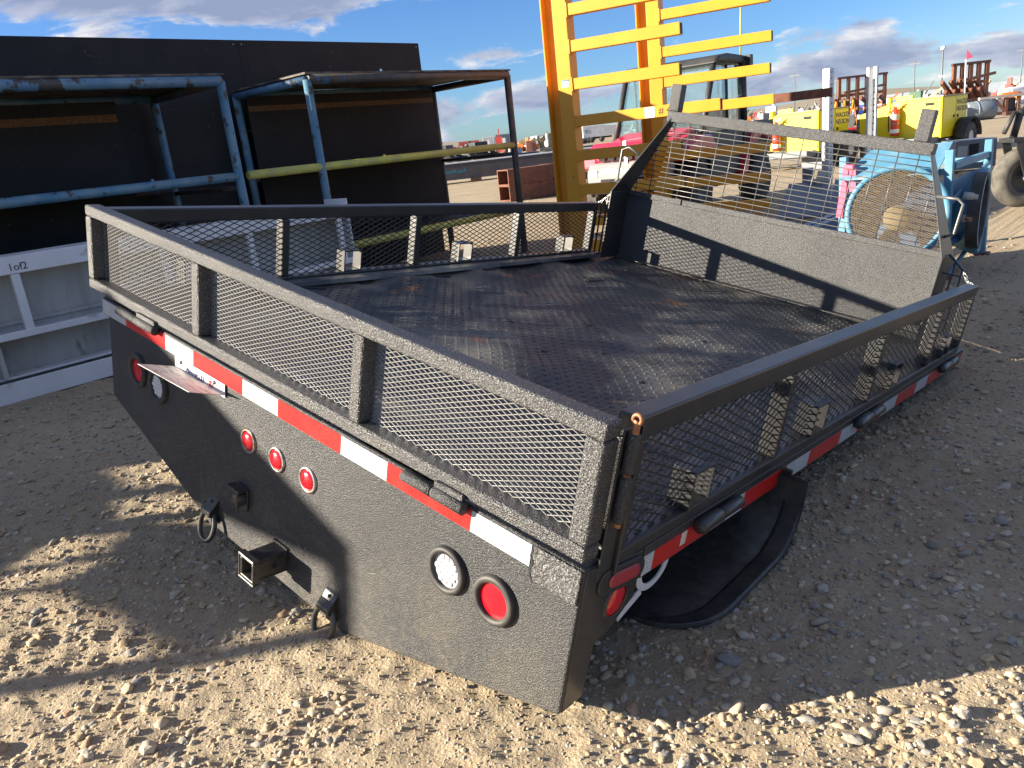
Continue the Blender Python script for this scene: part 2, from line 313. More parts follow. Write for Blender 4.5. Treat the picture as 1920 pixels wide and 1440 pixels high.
me = bpy.data.meshes.new('ground'); me.vertices.add(nx*ny)
me.vertices.foreach_set('co', np.stack([GX, GY, GZ], -1).astype(np.float32).ravel())
ii = (np.arange(ny-1)[:, None]*nx + np.arange(nx-1)[None]).ravel()
q = np.stack([ii, ii+1, ii+nx+1, ii+nx], -1).astype(np.int32)
me.loops.add(q.size); me.loops.foreach_set('vertex_index', q.ravel()); me.polygons.add(len(q))
me.polygons.foreach_set('loop_start', np.arange(0, q.size, 4, dtype=np.int32)); me.polygons.foreach_set('use_smooth', np.ones(len(q), bool)); me.update(calc_edges=True); me.validate()
ground = bpy.data.objects.new('ground', me); COL.objects.link(ground); ground['kind'] = 'structure'
gm = bpy.data.materials.new('gravel dirt'); gm.use_nodes = True; t = gm.node_tree; b = t.nodes['Principled BSDF']; L = t.links; b.inputs['Roughness'].default_value = .95; b.inputs['Specular IOR Level'].default_value = .2
tcn = t.nodes.new('ShaderNodeTexCoord')
def gnoise(sc, det=6): 
    n = t.nodes.new('ShaderNodeTexNoise'); n.inputs['Scale'].default_value = sc; n.inputs['Detail'].default_value = det; n.inputs['Roughness'].default_value = .65; L.new(tcn.outputs['Object'], n.inputs['Vector']); return n
def grmp(src, stops):
    c_ = t.nodes.new('ShaderNodeValToRGB'); L.new(src, c_.inputs[0]); c_.color_ramp.elements[0].position = stops[0][0]; c_.color_ramp.elements[0].color = (*stops[0][1], 1); c_.color_ramp.elements[1].position = stops[-1][0]; c_.color_ramp.elements[1].color = (*stops[-1][1], 1)
    for p_, c__ in stops[1:-1]: e_ = c_.color_ramp.elements.new(p_); e_.color = (*c__, 1)
    return c_.outputs[0]
base = grmp(gnoise(.9).outputs[0], [(.3, (.29,.228,.150)), (.55, (.375,.302,.206)), (.75, (.44,.365,.258))])
vor = t.nodes.new('ShaderNodeTexVoronoi'); vor.inputs['Scale'].default_value = 120.; L.new(tcn.outputs['Object'], vor.inputs['Vector'])
hs = t.nodes.new('ShaderNodeSeparateColor'); L.new(vor.outputs['Color'], hs.inputs[0])
peb = grmp(hs.outputs[0], [(0, (.22,.17,.11)), (.4, (.38,.30,.185)), (.7, (.50,.41,.28)), (1, (.30,.28,.24))])
mxg = t.nodes.new('ShaderNodeMixRGB'); L.new(base, mxg.inputs[1]); L.new(peb, mxg.inputs[2])
mr = t.nodes.new('ShaderNodeMapRange'); L.new(gnoise(2.3, 4).outputs[0], mr.inputs[0]); mr.inputs[1].default_value = .4; mr.inputs[2].default_value = .62; mr.inputs[4].default_value = .45; L.new(mr.outputs[0], mxg.inputs[0])
L.new(mxg.outputs[0], b.inputs['Base Color'])
b1 = t.nodes.new('ShaderNodeBump'); b1.inputs['Distance'].default_value = .010; b1.inputs['Strength'].default_value = .75; L.new(gnoise(95., 9).outputs[0], b1.inputs['Height'])
b2 = t.nodes.new('ShaderNodeBump'); b2.inputs['Distance'].default_value = .004; b2.inputs['Strength'].default_value = .35; b2.invert = True; L.new(vor.outputs['Distance'], b2.inputs['Height']); L.new(b1.outputs[0], b2.inputs['Normal']); L.new(b2.outputs[0], b.inputs['Normal'])
me.materials.append(gm)

# loose gravel: stones nobody could count, one object
def ico(sub_):
    p = (1+5**.5)/2; v = np.array([(-1,p,0),(1,p,0),(-1,-p,0),(1,-p,0),(0,-1,p),(0,1,p),(0,-1,-p),(0,1,-p),(p,0,-1),(p,0,1),(-p,0,-1),(-p,0,1)], float); v /= np.linalg.norm(v[0])
    f = [(0,11,5),(0,5,1),(0,1,7),(0,7,10),(0,10,11),(1,5,9),(5,11,4),(11,10,2),(10,7,6),(7,1,8),(3,9,4),(3,4,2),(3,2,6),(3,6,8),(3,8,9),(4,9,5),(2,4,11),(6,2,10),(8,6,7),(9,8,1)]
    for _ in range(sub_):
        v = list(map(tuple, v)); mid = {}; nf = []
        def mp_(a, b_):
            k = (min(a, b_), max(a, b_))
            if k not in mid:
                m_ = (np.array(v[a])+np.array(v[b_])); m_ /= np.linalg.norm(m_); v.append(tuple(m_)); mid[k] = len(v)-1
            return mid[k]
        for a, b_, c in f:
            x, y_, z = mp_(a, b_), mp_(b_, c), mp_(c, a); nf += [(a,x,z),(b_,y_,x),(c,z,y_),(x,y_,z)]
        f = nf; v = np.array(v)
    return np.array(v), np.array(f)
def stones(px, py, size, sub_):
    v, f = ico(sub_); n = len(px); nv = len(v)
    sc = size[:, None]*np.stack([RNG.uniform(.8, 1.45, n), RNG.uniform(.65, 1.05, n), RNG.uniform(.38, .75, n)], -1)
    lump = 1 + RNG.uniform(-.22, .22, (n, nv, 1)); P = v[None]*lump*sc[:, None]
    a = RNG.uniform(0, 2*math.pi, n); ti = RNG.normal(0, .32, n); ca, sa, ct, st = np.cos(a), np.sin(a), np.cos(ti), np.sin(ti)
    x, y_, z = P[..., 0], P[..., 1], P[..., 2]
    y2 = y_*ct[:, None]-z*st[:, None]; z2 = y_*st[:, None]+z*ct[:, None]
    x3 = x*ca[:, None]-y2*sa[:, None]; y3 = x*sa[:, None]+y2*ca[:, None]
    z0 = ground_h(px, py) + sc[:, 2]*RNG.uniform(-.1, .62, n)
    V = np.stack([x3+px[:, None], y3+py[:, None], z2+z0[:, None]], -1).reshape(-1, 3)
    F = (f[None]+(np.arange(n)*nv)[:, None, None]).reshape(-1, 3)
    return V, F
def scatter(n, r0, r1, pw):
    u = RNG.random(n); r = (r0**pw+(r1**pw-r0**pw)*u)**(1/pw); a = R(-44)+RNG.uniform(-R(52), R(52), n)
    x = CAM_P.x+r*np.sin(a); y = CAM_P.y+r*np.cos(a); return x, y
def pick(x, y, k, seed, thr):
    d = vnoise(x, y, k, seed)+.6*vnoise(x, y, k*3.3, seed+1); return d > thr
Vs, Fs = [], []; off = 0
for n, r0, r1, pw, s0, s1, sb, thr in ((50000, .9, 6., 1.0, .0024, .0054, 0, -.6), (17000, .9, 7., .95, .005, .010, 1, -.3), (7600, .9, 8., 1., .0085, .0155, 1, -.26), (560, 1.2, 11., .95, .015, .024, 1, -.2)):
    x, y = scatter(n, r0, r1, pw); k = pick(x, y, 1.3, 40, thr); x, y = x[k], y[k]
    size = s0+(s1-s0)*RNG.random(len(x))**2.2
    V, F = stones(x, y, size, sb); Vs.append(V); Fs.append(F+off); off += len(V)
V = np.concatenate(Vs); F = np.concatenate(Fs).astype(np.int32)
me = bpy.data.meshes.new('gravel'); me.vertices.add(len(V)); me.vertices.foreach_set('co', V.astype(np.float32).ravel()); me.loops.add(F.size); me.loops.foreach_set('vertex_index', F.ravel()); me.polygons.add(len(F))
me.polygons.foreach_set('loop_start', np.arange(0, F.size, 3, dtype=np.int32)); sm_ = np.repeat(RNG.random(len(F)//20+1) > .45, 20)[:len(F)]; me.polygons.foreach_set('use_smooth', sm_); me.update(calc_edges=True)
gravel = bpy.data.objects.new('gravel', me); COL.objects.link(gravel); gravel['kind'] = 'stuff'; gravel['label'] = 'loose tan and grey pebbles scattered over the dirt lot'; gravel['category'] = 'gravel'
me.materials.append(pm('pebble', (.3,.26,.2), .8, island=[(.26,.20,.13),(.42,.335,.21),(.36,.285,.18),(.50,.41,.28),(.22,.21,.19),(.45,.365,.24),(.36,.24,.15),(.40,.35,.27),(.54,.45,.34),(.27,.255,.225),(.33,.30,.255),(.19,.165,.13)], bump=.3, bscale=180., bdist=.001, spec=.15))
# ------------------------------------------------------------------ the truck bed (built in its own axes: x right, y to the headboard, z up; it lies tipped to the right)
bed = thing('truck_bed', 'black flatbed truck bed with mesh gates tipped over on the gravel', 'truck bed')
BM = Matrix(((0.97901956, -0.02411354, 0.20233446, 0), (0., 0.99297323, 0.11833919, 0), (-0.20376628, -0.11585638, 0.97214022, 0), (0, 0, 0, 1)))
P0 = Vector((-.712, 0, -.567)); BM.translation = -(BM.to_3x3() @ P0); bed.matrix_world = BM
def bgz(x, y): return -.567 + (.20376628*(x+.712)+.11585638*y)/.97214022       # bed-frame height of the ground below (x, y)
# floor
def deck_h(x, y):                                   # the plate is dished between its cross members
    x = np.asarray(x, float); y = np.asarray(y, float)
    h = 0*x
    for am, lam, an, ph in ((.0062,.92,20,.3), (.0050,.66,75,1.7), (.0042,.50,128,2.9), (.0030,.39,48,.9), (.0024,.30,100,4.1), (.0016,.21,8,5.2)):
        h = h + am*np.sin(2*math.pi*(x*math.cos(R(an))+y*math.sin(R(an)))/lam + ph + .8*np.sin(2.1*x+1.3*y+ph))
    return 1.2*h - .0120
ga = np.linspace(-2.19, -.035, 88); gb = np.linspace(.052, 3.19, 126); GA, GB = np.meshgrid(ga, gb); GC = -.02+deck_h(GA, GB)
b = MB(); k = len(ga); b.add(np.stack([GA, GB, GC], -1).reshape(-1, 3).tolist(), [(i*k+j, i*k+j+1, (i+1)*k+j+1, (i+1)*k+j) for i in range(len(gb)-1) for j in range(k-1)], True); b.box(-2.19, -.035, .052, 3.19, -.0675, -.066); b.build('floor_plate', M['deck'], bed)
# tread lozenges of the floor plate
tv, tf = [], []
pt = .0285; o = 0
ni = int(2.1/pt); nj = int(3.1/pt)
for i in range(ni):
    for j in range(nj):
        x = -2.14+i*pt; y = .075+j*pt; s = 1 if (i+j) % 2 else -1; zd = float(deck_h(x, y))
        dx, dy = .0125*.7071, .0125*.7071*s; wx, wy = -.0032*.7071*s, .0032*.7071
        for k in ((x-dx, y-dy, -.0206), (x+wx, y+wy, -.0206), (x+dx, y+dy, -.0206), (x-wx, y-wy, -.0206), (x-dx*.55, y-dy*.55, -.0180), (x+dx*.55, y+dy*.55, -.0180)): tv.append((k[0], k[1], k[2]+zd))
        tf += [(o, o+3, o+4), (o+3, o+2, o+5), (o+3, o+5, o+4), (o+2, o+1, o+5), (o+1, o, o+4), (o+1, o+4, o+5)]; o += 6
b = MB(); b.v = tv; b.f = tf; b.s = [False]*len(tf); tr = b.build('tread_pattern', M['tread'], bed); tr['kind'] = 'stuff'
for (x, y, w, l, a) in ((-2.08,.83,.03,.12,.5), (-2.10,1.17,.028,.10,0), (-2.08,1.60,.05,.12,0), (-2.06,1.95,.028,.09,0), (-1.66,2.35,.035,.10,.3)):
    q = MB(); q.bar((x-math.sin(a)*l/2, y-l/2, -.0185+float(deck_h(x,y))), (x+math.sin(a)*l/2, y+l/2, -.0185+float(deck_h(x,y))), w, .004); q.build('floor_slot', M['dark'], bed)
for (x, y) in ((-1.337,1.308), (-1.029,1.144), (-.894,1.341), (-1.12,1.56), (-.62,1.2), (-.75,1.9)):
    q = MB(); q.rev([(0.0, .0022), (.011, .0022), (.013, 0)], (x, y, -.0198+float(deck_h(x,y))), (0,0,1), 12); q.build('floor_hole', M['dark'], bed)
# edge rails
b = MB(); b.box(-.03, 0, .235, 3.2, -.112, -.03); b.box(-.03, -.004, .05, .235, -.112, -.03); b.build('side_rail', M['black'], bed, .004)
b = MB(); b.box(-2.2, -2.17, .05, 3.2, -.112, -.012); b.build('side_rail', M['black'], bed, .004)
b = MB(); b.box(-2.17, -.03, 3.19, 3.22, -.112, -.03); b.build('front_rail', M['black'], bed, .004)
b = MB(); b.prism([(-2.165,-.028), (-2.165,-.004), (-2.11,-.004), (-2.10,-.02)], 'y', .06, 3.0); b.build('floor_lip', M['deck'], bed)
# cross members and sills under the floor
for x in (-.72, -1.42):
    b = MB(); b.box(x-.03, x+.03, .06, 3.0, -.24 if x < -1 else -.2, -.068); b.build('sill_beam', M['black'], bed)
for y in (.5, 1.0, 1.5, 2.0, 2.5, 3.0):
    b = MB(); b.box(-2.16, -.04, y-.02, y+.02, -.11, -.068); b.build('cross_member', M['black'], bed)
# tailboard
tb = MB(); tb.prism([(-2.135,.006), (-2.135,-.056), (-2.09,-.056), (-2.084,-.35), (-1.415,-.560), (-.712,-.567), (0,-.345), (0,.006)], 'y', .0005, .012)
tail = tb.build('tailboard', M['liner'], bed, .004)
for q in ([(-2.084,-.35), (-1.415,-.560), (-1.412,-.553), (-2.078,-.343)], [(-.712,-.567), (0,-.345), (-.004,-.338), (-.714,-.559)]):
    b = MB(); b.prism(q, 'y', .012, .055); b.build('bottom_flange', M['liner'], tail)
# right return plate of the tailboard with its lamps
b = MB(); b.prism([(.0125,-.001), (.23,-.034), (.226,-.15), (.145,-.2), (.092,-.212), (.086,-.345), (.0125,-.342)], 'x', -.012, 0); ret = b.build('return_plate', M['black'], bed, .003)
b = MB(); b.prism([(.0125,-.001), (.23,-.034), (.226,-.15), (.145,-.2), (.092,-.212), (.086,-.345), (.0125,-.342)], 'x', -2.09, -2.08); b.build('return_plate', M['black'], bed, .003)
b = MB(); b.box(-.121, -.002, -.006, .0, -.075, .004); b.build('corner_patch', M['liner_gate'], bed, .003)
b = MB(); cr = [(-.122,-.005), (-.126,-.02), (-.119,-.034), (-.124,-.05), (-.121,-.066), (-.112,-.078)]
for (x1, z1), (x2, z2) in zip(cr, cr[1:]): b.bar((x1,-.0068,z1), (x2,-.0068,z2), .004, .0015, (0,1,0))
b.build('crack', M['dark'], bed)
# reflective tape
I = .0254
def tape_rear(x0, x1, m): q = MB(); q.box(x0, x1, -.0012, .0, -2*I, 0); return q.build('tape_strip', m, bed)
xs = -.1302; seq = [(6.7,'white'), (11,'red'), (7,'white'), (11,'red'), (7,'white'), (11,'red'), (7,'white'), (11,'red'), (7.2,'white')]
for w_, c_ in seq: tape_rear(xs-w_*I+.0004, xs, M[c_]).__setitem__('label', c_+' reflective strip'); xs -= w_*I
def tape_side(y0, y1, m): q = MB(); q.box(.0002, .0014, y0, y1-.0004, -.0543-2*I, -.0543); return q.build('tape_strip', m, bed)
tape_side(.236, .2784, M['white']); ys = .2784
for k in range(13):
    w_, c_ = (11,'red') if k % 2 == 0 else (7,'white')
    tape_side(ys, min(ys+w_*I, 3.19), M[c_])['label'] = c_+' reflective strip'; ys += w_*I
b = MB(); b.box(.0015, .002, .40, .425, -.09, -.055); b.build('tape_fray', M['tapeedge'], bed)
for (x_, z_, ln, an) in ((-.36,-.395,.07,-.25), (-.30,-.43,.05,-.3), (-.62,-.33,.03,.4), (-.9,-.42,.035,1.2)):
    b = MB(); b.bar((x_,.0001,z_), (x_+ln*math.cos(an),.0001,z_+ln*math.sin(an)), .0012, .0012, (0,1,0)); b.build('scratch', M['steel'], tail)
# lamps
def lamp(x, z, r, rg, lens, cells=False):
    g = MB(); g.rev([(r*.99,-.002), (r*.99,-.012), (rg*.93,-.0145), (rg,-.008), (rg,.001)], (x,0,z), (0,1,0), 40); go = g.build('lamp_grommet', M['rubber'], bed)
    l = MB(); l.rev([(0,-.0065), (r*.6,-.006), (r,-.003)], (x,0,z), (0,1,0), 40); lo = l.build('lamp_lens', lens, go)
    if cells:
        c = MB(); d = .0155
        for i in range(-4, 5):
            for j in range(-4, 5):
                px, pz = (i+.5*(j % 2))*d, j*d*.87
                if math.hypot(px, pz) < r-.007: c.rev([(.0078,-.0058), (.0060,-.0080), (.0030,-.0092), (0,-.0095)], (x+px,0,z+pz), (0,1,0), 10)
        c.build('lens_cells', lens, go)
    return go
lamp(-1.868,-.185,.043,.060,M['lens_red'])['label'] = 'red lamp in the shaded end'
lamp(-1.723,-.194,.043,.060,M['lens_clear'],True); lamp(-.35,-.176,.043,.058,M['lens_clear'],True); lamp(-.205,-.175,.043,.059,M['lens_red'])
for x in (-1.179, -1.034, -.888):
    g = MB(); g.rev([(.030,-.003), (.031,-.006), (.037,-.005), (.038,.001)], (x,0,-.181), (0,1,0), 32); go = g.build('marker_bezel', M['steel'], bed)
    l = MB(); l.rev([(0,-.012), (.02,-.010), (.029,-.004), (.03,-.001)], (x,0,-.181), (0,1,0), 32); l.build('marker_lens', M['lens_red'], go)
g = MB(); g.rev([(.036,.004), (.038,.006), (.043,.005), (.044,-.001)], (0,.143,-.123), (1,0,0), 32); go = g.build('marker_bezel', M['black'], bed)
l = MB(); l.rev([(0,.009), (.025,.007), (.036,.002)], (0,.143,-.123), (1,0,0), 32); l.build('marker_lens', M['lens_red'], go)
def stadium(y0, y1, z, h, n=8):
    return [(y0+h/2*math.cos(a), z+h/2*math.sin(a)) for a in [math.pi/2+math.pi*i/n for i in range(n+1)]] + [(y1+h/2*math.cos(a), z+h/2*math.sin(a)) for a in [-math.pi/2+math.pi*i/n for i in range(n+1)]]
g = MB(); g.prism([(y, z-.12*(y-.14)) for y, z in stadium(.088,.205,-.062,.062)], 'x', .0, .006); go = g.build('marker_bezel', M['black'], bed, .002)
l = MB(); l.prism([(y, z-.12*(y-.14)) for y, z in stadium(.108,.192,-.060,.034)], 'x', .004, .012); l.build('marker_lens', M['lens_dull'], go, .004)
# number plate folded up on its bracket
b = MB(); b.box(-1.600, -1.303, -.006, -.004, -.088, -.047); pl = b.build('plate_bracket', M['platecln'], bed)
b = MB(); fl = [(-1.600,-.0062,-.083), (-1.303,-.0062,-.079), (-1.323,-.105,-.056), (-1.625,-.112,-.065)]
b.add(fl + [(x, y, z-.0018) for x, y, z in fl], [(0,1,2,3), (7,6,5,4), (0,4,5,1), (1,5,6,2), (2,6,7,3), (3,7,4,0)]); b.build('number_plate', M['platewhite'], bed)['label'] = 'bent number plate folded outward'
for x in (-1.56, -1.36):
    b = MB(); b.rev([(0,-.013), (.005,-.012), (.007,-.009), (.007,-.0055)], (x,0,-.058), (0,1,0), 10); b.build('plate_screw', M['steel'], pl)
text('plate_lettering', 'Almodra D', .024, M['blueink'], pl, (-1.53,-.0072,-.078), (R(90),0,0)); text('plate_lettering', '87', .028, M['redink'], pl, (-1.39,-.0072,-.078), (R(90),0,0))
# trailer socket
b = MB(); b.box(-1.240, -1.176, -.006, 0, -.412, -.338); so = b.build('socket_plate', M['black'], bed, .003)
b = MB(); b.rev([(.0,-.032), (.024,-.032), (.026,-.030), (.026,-.006)], (-1.208,0,-.376), (0,1,0), 20); b.build('socket_body', M['black'], so)
b = MB(); b.prism([(-1.240,-.336), (-1.176,-.336), (-1.176,-.345), (-1.240,-.345)], 'y', -.036, -.006); b.bar((-1.184,-.035,-.343), (-1.184,-.034,-.408), .010, .004, (0,1,0)); b.build('socket_cap', M['black'], so, .002)
# receiver tube
b = MB(); x0, x1, z0, z1, t_ = -1.032, -.968, -.508, -.440, .0075
for bx in ((x0,x1,z1-t_,z1), (x0,x1,z0,z0+t_), (x0,x0+t_,z0+t_,z1-t_), (x1-t_,x1,z0+t_,z1-t_)): b.box(bx[0], bx[1], -.113, -.0, bx[2], bx[3])
hi = b.build('receiver_tube', M['black'], bed, .003)
b = MB(); e_ = .007
for bx in ((x0-e_,x1+e_,z1,z1+e_), (x0-e_,x1+e_,z0-e_,z0), (x0-e_,x0,z0,z1), (x1,x1+e_,z0,z1)): b.box(bx[0], bx[1], -.116, -.094, bx[2], bx[3])
b.build('receiver_collar', M['black'], hi, .003)
b = MB(); b.rev([(0,.0012), (.008,.0012)], (x1,-.045,-.474), (1,0,0), 12); b.build('pin_hole', M['dark'], hi)
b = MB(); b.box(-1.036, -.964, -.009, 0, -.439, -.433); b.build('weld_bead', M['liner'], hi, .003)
# lashing rings
for x, z in ((-1.372, -.515), (-.758, -.524)):
    b = MB()
    pts = [(0,.045), (-.006,.040), (-.016,.022), (-.034,.008), (-.036,-.006), (-.02,-.018), (-.006,-.03), (0,-.045)]
    poly = pts + [(y+.007, zz) for y, zz in pts[::-1]]
    b.prism([(y, z+zz+.02) for y, zz in poly], 'x', x-.026, x+.026); br = b.build('ring_bracket', M['black'], bed, .003)
    b = MB(); b.rev([(0,.0012), (.006,.0012)], (x,-.011,z+.052), (0,-1,.35), 10); b.build('bolt_hole', M['dark'], br)
    b = MB(); ring = []
    for k in range(28):
        a = 2*math.pi*k/28; ring.append((x+.040*math.cos(a), -.026+.012*math.sin(a), z-.028+.050*math.sin(a)))
    b.tube(ring, .0085, 8, closed=True); b.build('lashing_ring', M['black'], br)

# expanded metal sheets: every strand is real
def expanded(name, m, parent, rects, lwd, swd, w, th, plane, c, holes=(), dip=0.):
    b = MB(); vs_, fs = [], []; o = 0
    for (a0, a1, z0, z1) in rects:
        nr = int((z1-z0)/(swd/2))+2; nc = int((a1-a0)/(lwd/2))+2
        for j in range(nr):
            for i in range(nc):
                if (i+j) % 2: continue
                a = a0+i*lwd/2; z = z0+j*swd/2
                for s in (1, -1):
                    p = (a, z); q_ = (a+lwd/2, z+s*swd/2)
                    if min(p[1], q_[1]) < z0-1e-6 or max(p[1], q_[1]) > z1+1e-6 or q_[0] > a1+1e-6: continue
                    mx_, mz = (p[0]+q_[0])/2, (p[1]+q_[1])/2
                    if any(h[0] < mx_ < h[1] and h[2] < mz < h[3] for h in holes): continue
                    if RNG.random() < .0012: continue
                    d = np.array(q_)-np.array(p); ln = np.hypot(*d); nn = np.array((-d[1], d[0]))/ln*w/2; d = d/ln*w*.3
                    cs = [np.array(p)-d+nn, np.array(p)-d-nn, np.array(q_)+d-nn, np.array(q_)+d+nn]
                    tw = th*.5*s
                    for dep in (-th/2, th/2):
                        for kk, k in enumerate(cs):
                            dd = c+dep+(tw if kk < 2 else -tw)*.5
                            vs_.append((k[0], dd, k[1]) if plane == 'y' else (dd, k[0], k[1]))
                    fs += [(o,o+1,o+2,o+3), (o+7,o+6,o+5,o+4), (o,o+4,o+5,o+1), (o+2,o+6,o+7,o+3)] + [(o+1,o+5,o+6,o+2), (o+3,o+7,o+4,o)]; o += 8
    b.v = vs_; b.f = fs; b.s = [False]*len(fs); return b.build(name, m, parent)
# rear gate
def frame_y(y0, y1, x0, x1, z0, z1, top, bot, posts):
    b = MB(); b.box(x0, x1, y0, y1, z1-top, z1); b.box(x0, x1, y0, y1, z0, z0+bot)
    for a, c_ in posts: b.box(a, c_, y0, y1, z0+bot+.0002, z1-top-.0002)
    return b
gp = [(-2.235,-2.195), (-1.497,-1.458), (-.733,-.695), (-.050,-.004)]
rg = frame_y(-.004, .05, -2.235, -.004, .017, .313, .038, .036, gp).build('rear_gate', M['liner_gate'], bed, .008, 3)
expanded('mesh_panel', M['meshblk'], rg, [(-2.21,-.04,.04,.29)], .0305, .0127, .0021, .0020, 'y', .040)
for xa, xb in ((-1.976,-1.708), (-.509,-.31)):
    xm = (xa+xb)/2
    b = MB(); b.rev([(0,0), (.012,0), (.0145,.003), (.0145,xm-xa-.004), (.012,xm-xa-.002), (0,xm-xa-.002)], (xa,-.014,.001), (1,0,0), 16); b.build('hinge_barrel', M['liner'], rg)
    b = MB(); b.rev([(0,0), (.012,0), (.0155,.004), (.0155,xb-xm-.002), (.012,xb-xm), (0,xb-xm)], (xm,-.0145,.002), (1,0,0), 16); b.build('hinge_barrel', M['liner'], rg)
    b = MB(); b.box(xm, xb-.01, -.016, -.004, .012, .03); b.build('weld_bead', M['liner_gate'], rg, .004)
# corner latch
b = MB(); b.box(-.003, .002, .0505, .105, -.04, .292); b.box(.002, .012, .098, .105, -.04, .292); b.build('latch_angle', M['black'], bed, .002)
for z0, z1, rr in ((.205,.287,.0125), (.10,.198,.0125)):
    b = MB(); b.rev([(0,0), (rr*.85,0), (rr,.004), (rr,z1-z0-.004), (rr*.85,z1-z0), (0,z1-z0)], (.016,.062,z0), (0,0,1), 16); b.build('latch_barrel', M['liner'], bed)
b = MB(); b.rev([(0,0), (.0075,0), (.0075,.22), (.0065,.225)], (.016,.062,.09), (0,0,1), 12); b.build('latch_pin', M['copper'], bed)
b = MB(); b.tube([(.016+.009*math.cos(a), .062, .316+.009*math.sin(a)) for a in [2*math.pi*i/14 for i in range(14)]], .0045, 8, closed=True); b.build('pin_ring', M['copper'], bed)
# side gates
def side_gate(xo, xi, y0, y1, posts, meshx, pockets, m):
    x0, x1 = min(xo, xi), max(xo, xi); b = MB(); z0, z1 = -.028, .302
    b.box(x0, x1, y0, y1, z1-.052, z1); b.box(x0, x1, y0, y1, z0, z0+.030)
    for a, c_ in posts: b.box(x0, x1, a, c_, z0+.0302, z1-.0522)
    g = b.build('side_gate', m, bed, .005)
    holes = [(p-.052, p+.052, z0, .098) for p in pockets]
    expanded('mesh_panel', M['meshdark'], g, [(y0+.01, y1-.01, z0+.012, z1-.012)], .0535, .0232, .0037, .0022, 'x', meshx, holes)
    for p in pockets:
        b = MB(); t_ = .006
        for q in ((p-.05,p+.05,.094,.1), (p-.05,p+.05,.003,.009), (p-.05,p-.044,.009,.094), (p+.044,p+.05,.009,.094)): b.box(x0-.004, x1+.004, q[0], q[1], q[2], q[3])
        b.build('stake_pocket', M['black'], g, .0015)
    return g
rsg = side_gate(0., -.052, .106, 3.055, [(.106,.142), (.89,.915), (1.685,1.71), (2.475,2.5), (3.02,3.055)], -.020, (.45, 1.2, 1.98, 2.75), M['black'])
lsg = side_gate(-2.245, -2.193, .052, 3.06, [(.052,.09), (.765,.80), (1.52,1.555), (2.295,2.33), (3.02,3.06)], -2.197, (.38, 1.14, 1.885, 2.79), M['black'])
for ya, yb in ((.452,.675), (1.583,1.855), (2.72,3.0)):
    ym = (ya+yb)/2
    for q0, q1, r_ in ((ya, ym-.002, .0185), (ym+.002, yb, .0165)):
        b = MB(); b.rev([(0,0), (r_*.8,0), (r_,.006), (r_,q1-q0-.006), (r_*.8,q1-q0), (0,q1-q0)], (.016,q0,-.052), (0,1,0), 16); b.build('hinge_barrel', M['black'], rsg)
for ya, yb in ((.5,.72), (1.5,1.75), (2.7,2.95)):
    b = MB(); b.rev([(0,0), (.017,0), (.017,yb-ya), (0,yb-ya)], (-2.262,ya,-.05), (0,1,0), 12); b.build('hinge_barrel', M['black'], lsg)
# headboard
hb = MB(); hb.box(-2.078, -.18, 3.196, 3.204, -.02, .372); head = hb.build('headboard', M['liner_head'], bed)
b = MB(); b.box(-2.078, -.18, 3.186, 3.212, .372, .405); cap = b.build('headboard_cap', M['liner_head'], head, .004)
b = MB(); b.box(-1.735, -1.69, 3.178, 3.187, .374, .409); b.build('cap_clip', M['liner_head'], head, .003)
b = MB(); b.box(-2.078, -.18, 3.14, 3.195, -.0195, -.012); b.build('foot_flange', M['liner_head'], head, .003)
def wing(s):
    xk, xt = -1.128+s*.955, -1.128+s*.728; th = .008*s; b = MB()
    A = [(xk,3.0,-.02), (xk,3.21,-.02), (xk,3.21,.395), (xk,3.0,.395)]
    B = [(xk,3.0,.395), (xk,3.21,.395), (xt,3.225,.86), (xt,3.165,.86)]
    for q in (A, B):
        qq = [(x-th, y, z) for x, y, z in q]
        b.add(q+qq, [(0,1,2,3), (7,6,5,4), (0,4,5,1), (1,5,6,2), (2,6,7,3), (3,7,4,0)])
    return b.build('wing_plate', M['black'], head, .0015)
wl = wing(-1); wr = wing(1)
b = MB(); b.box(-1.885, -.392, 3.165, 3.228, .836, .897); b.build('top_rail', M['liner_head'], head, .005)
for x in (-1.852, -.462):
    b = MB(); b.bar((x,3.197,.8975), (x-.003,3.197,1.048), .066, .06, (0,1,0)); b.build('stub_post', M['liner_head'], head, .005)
b = MB(); 
for k in range(20):                                   # rods of the window screen
    x = -2.03+k*.0985
    ht = min(.838, .395+(.955-abs(x+1.128))*.465/.227) if abs(x+1.128) > .728 else .838
    if ht > .42: b.tube([(x,3.196,.403), (x,3.196,ht)], .0029, 6)
scr = b.build('screen_rods', M['wire'], head); b = MB()
for k in range(14):
    z = .425+k*.0298; hw = .955-(z-.395)*.227/.465-.008
    b.tube([(-1.128-hw,3.191,z), (-1.6,3.191,z+.001), (-1.128,3.191,z-.001), (-.6,3.191,z+.001), (-1.128+hw,3.191,z)], .0027, 6)
b.build('screen_wires', M['wire'], head)
for s, pts in ((-1, [(0,3.10,.62), (-.115,3.10,.66), (-.15,3.10,.64), (-.15,3.10,.46), (-.10,3.10,.44), (0,3.10,.45)]), (1, [(0,3.10,.66), (.09,3.10,.665), (.115,3.10,.645), (.115,3.10,.505), (.09,3.10,.488), (0,3.10,.485)])):
    q = []
    for k, (dx, y, z) in enumerate(pts):
        xe = -1.128+s*(.955-(z-.395)*.227/.465); q.append((xe+dx*1.0, y, z))
    xo = q[2][0]; q[1] = (xo-.03*s if s > 0 else q[1][0], q[1][1], q[1][2]); q[3] = (xo, q[3][1], q[3][2]); q[4] = (xo-.03*s if s > 0 else q[4][0], q[4][1], q[4][2])
    b = MB(); b.tube(q, .0075, 8); b.build('grab_handle', M['wire'], head)
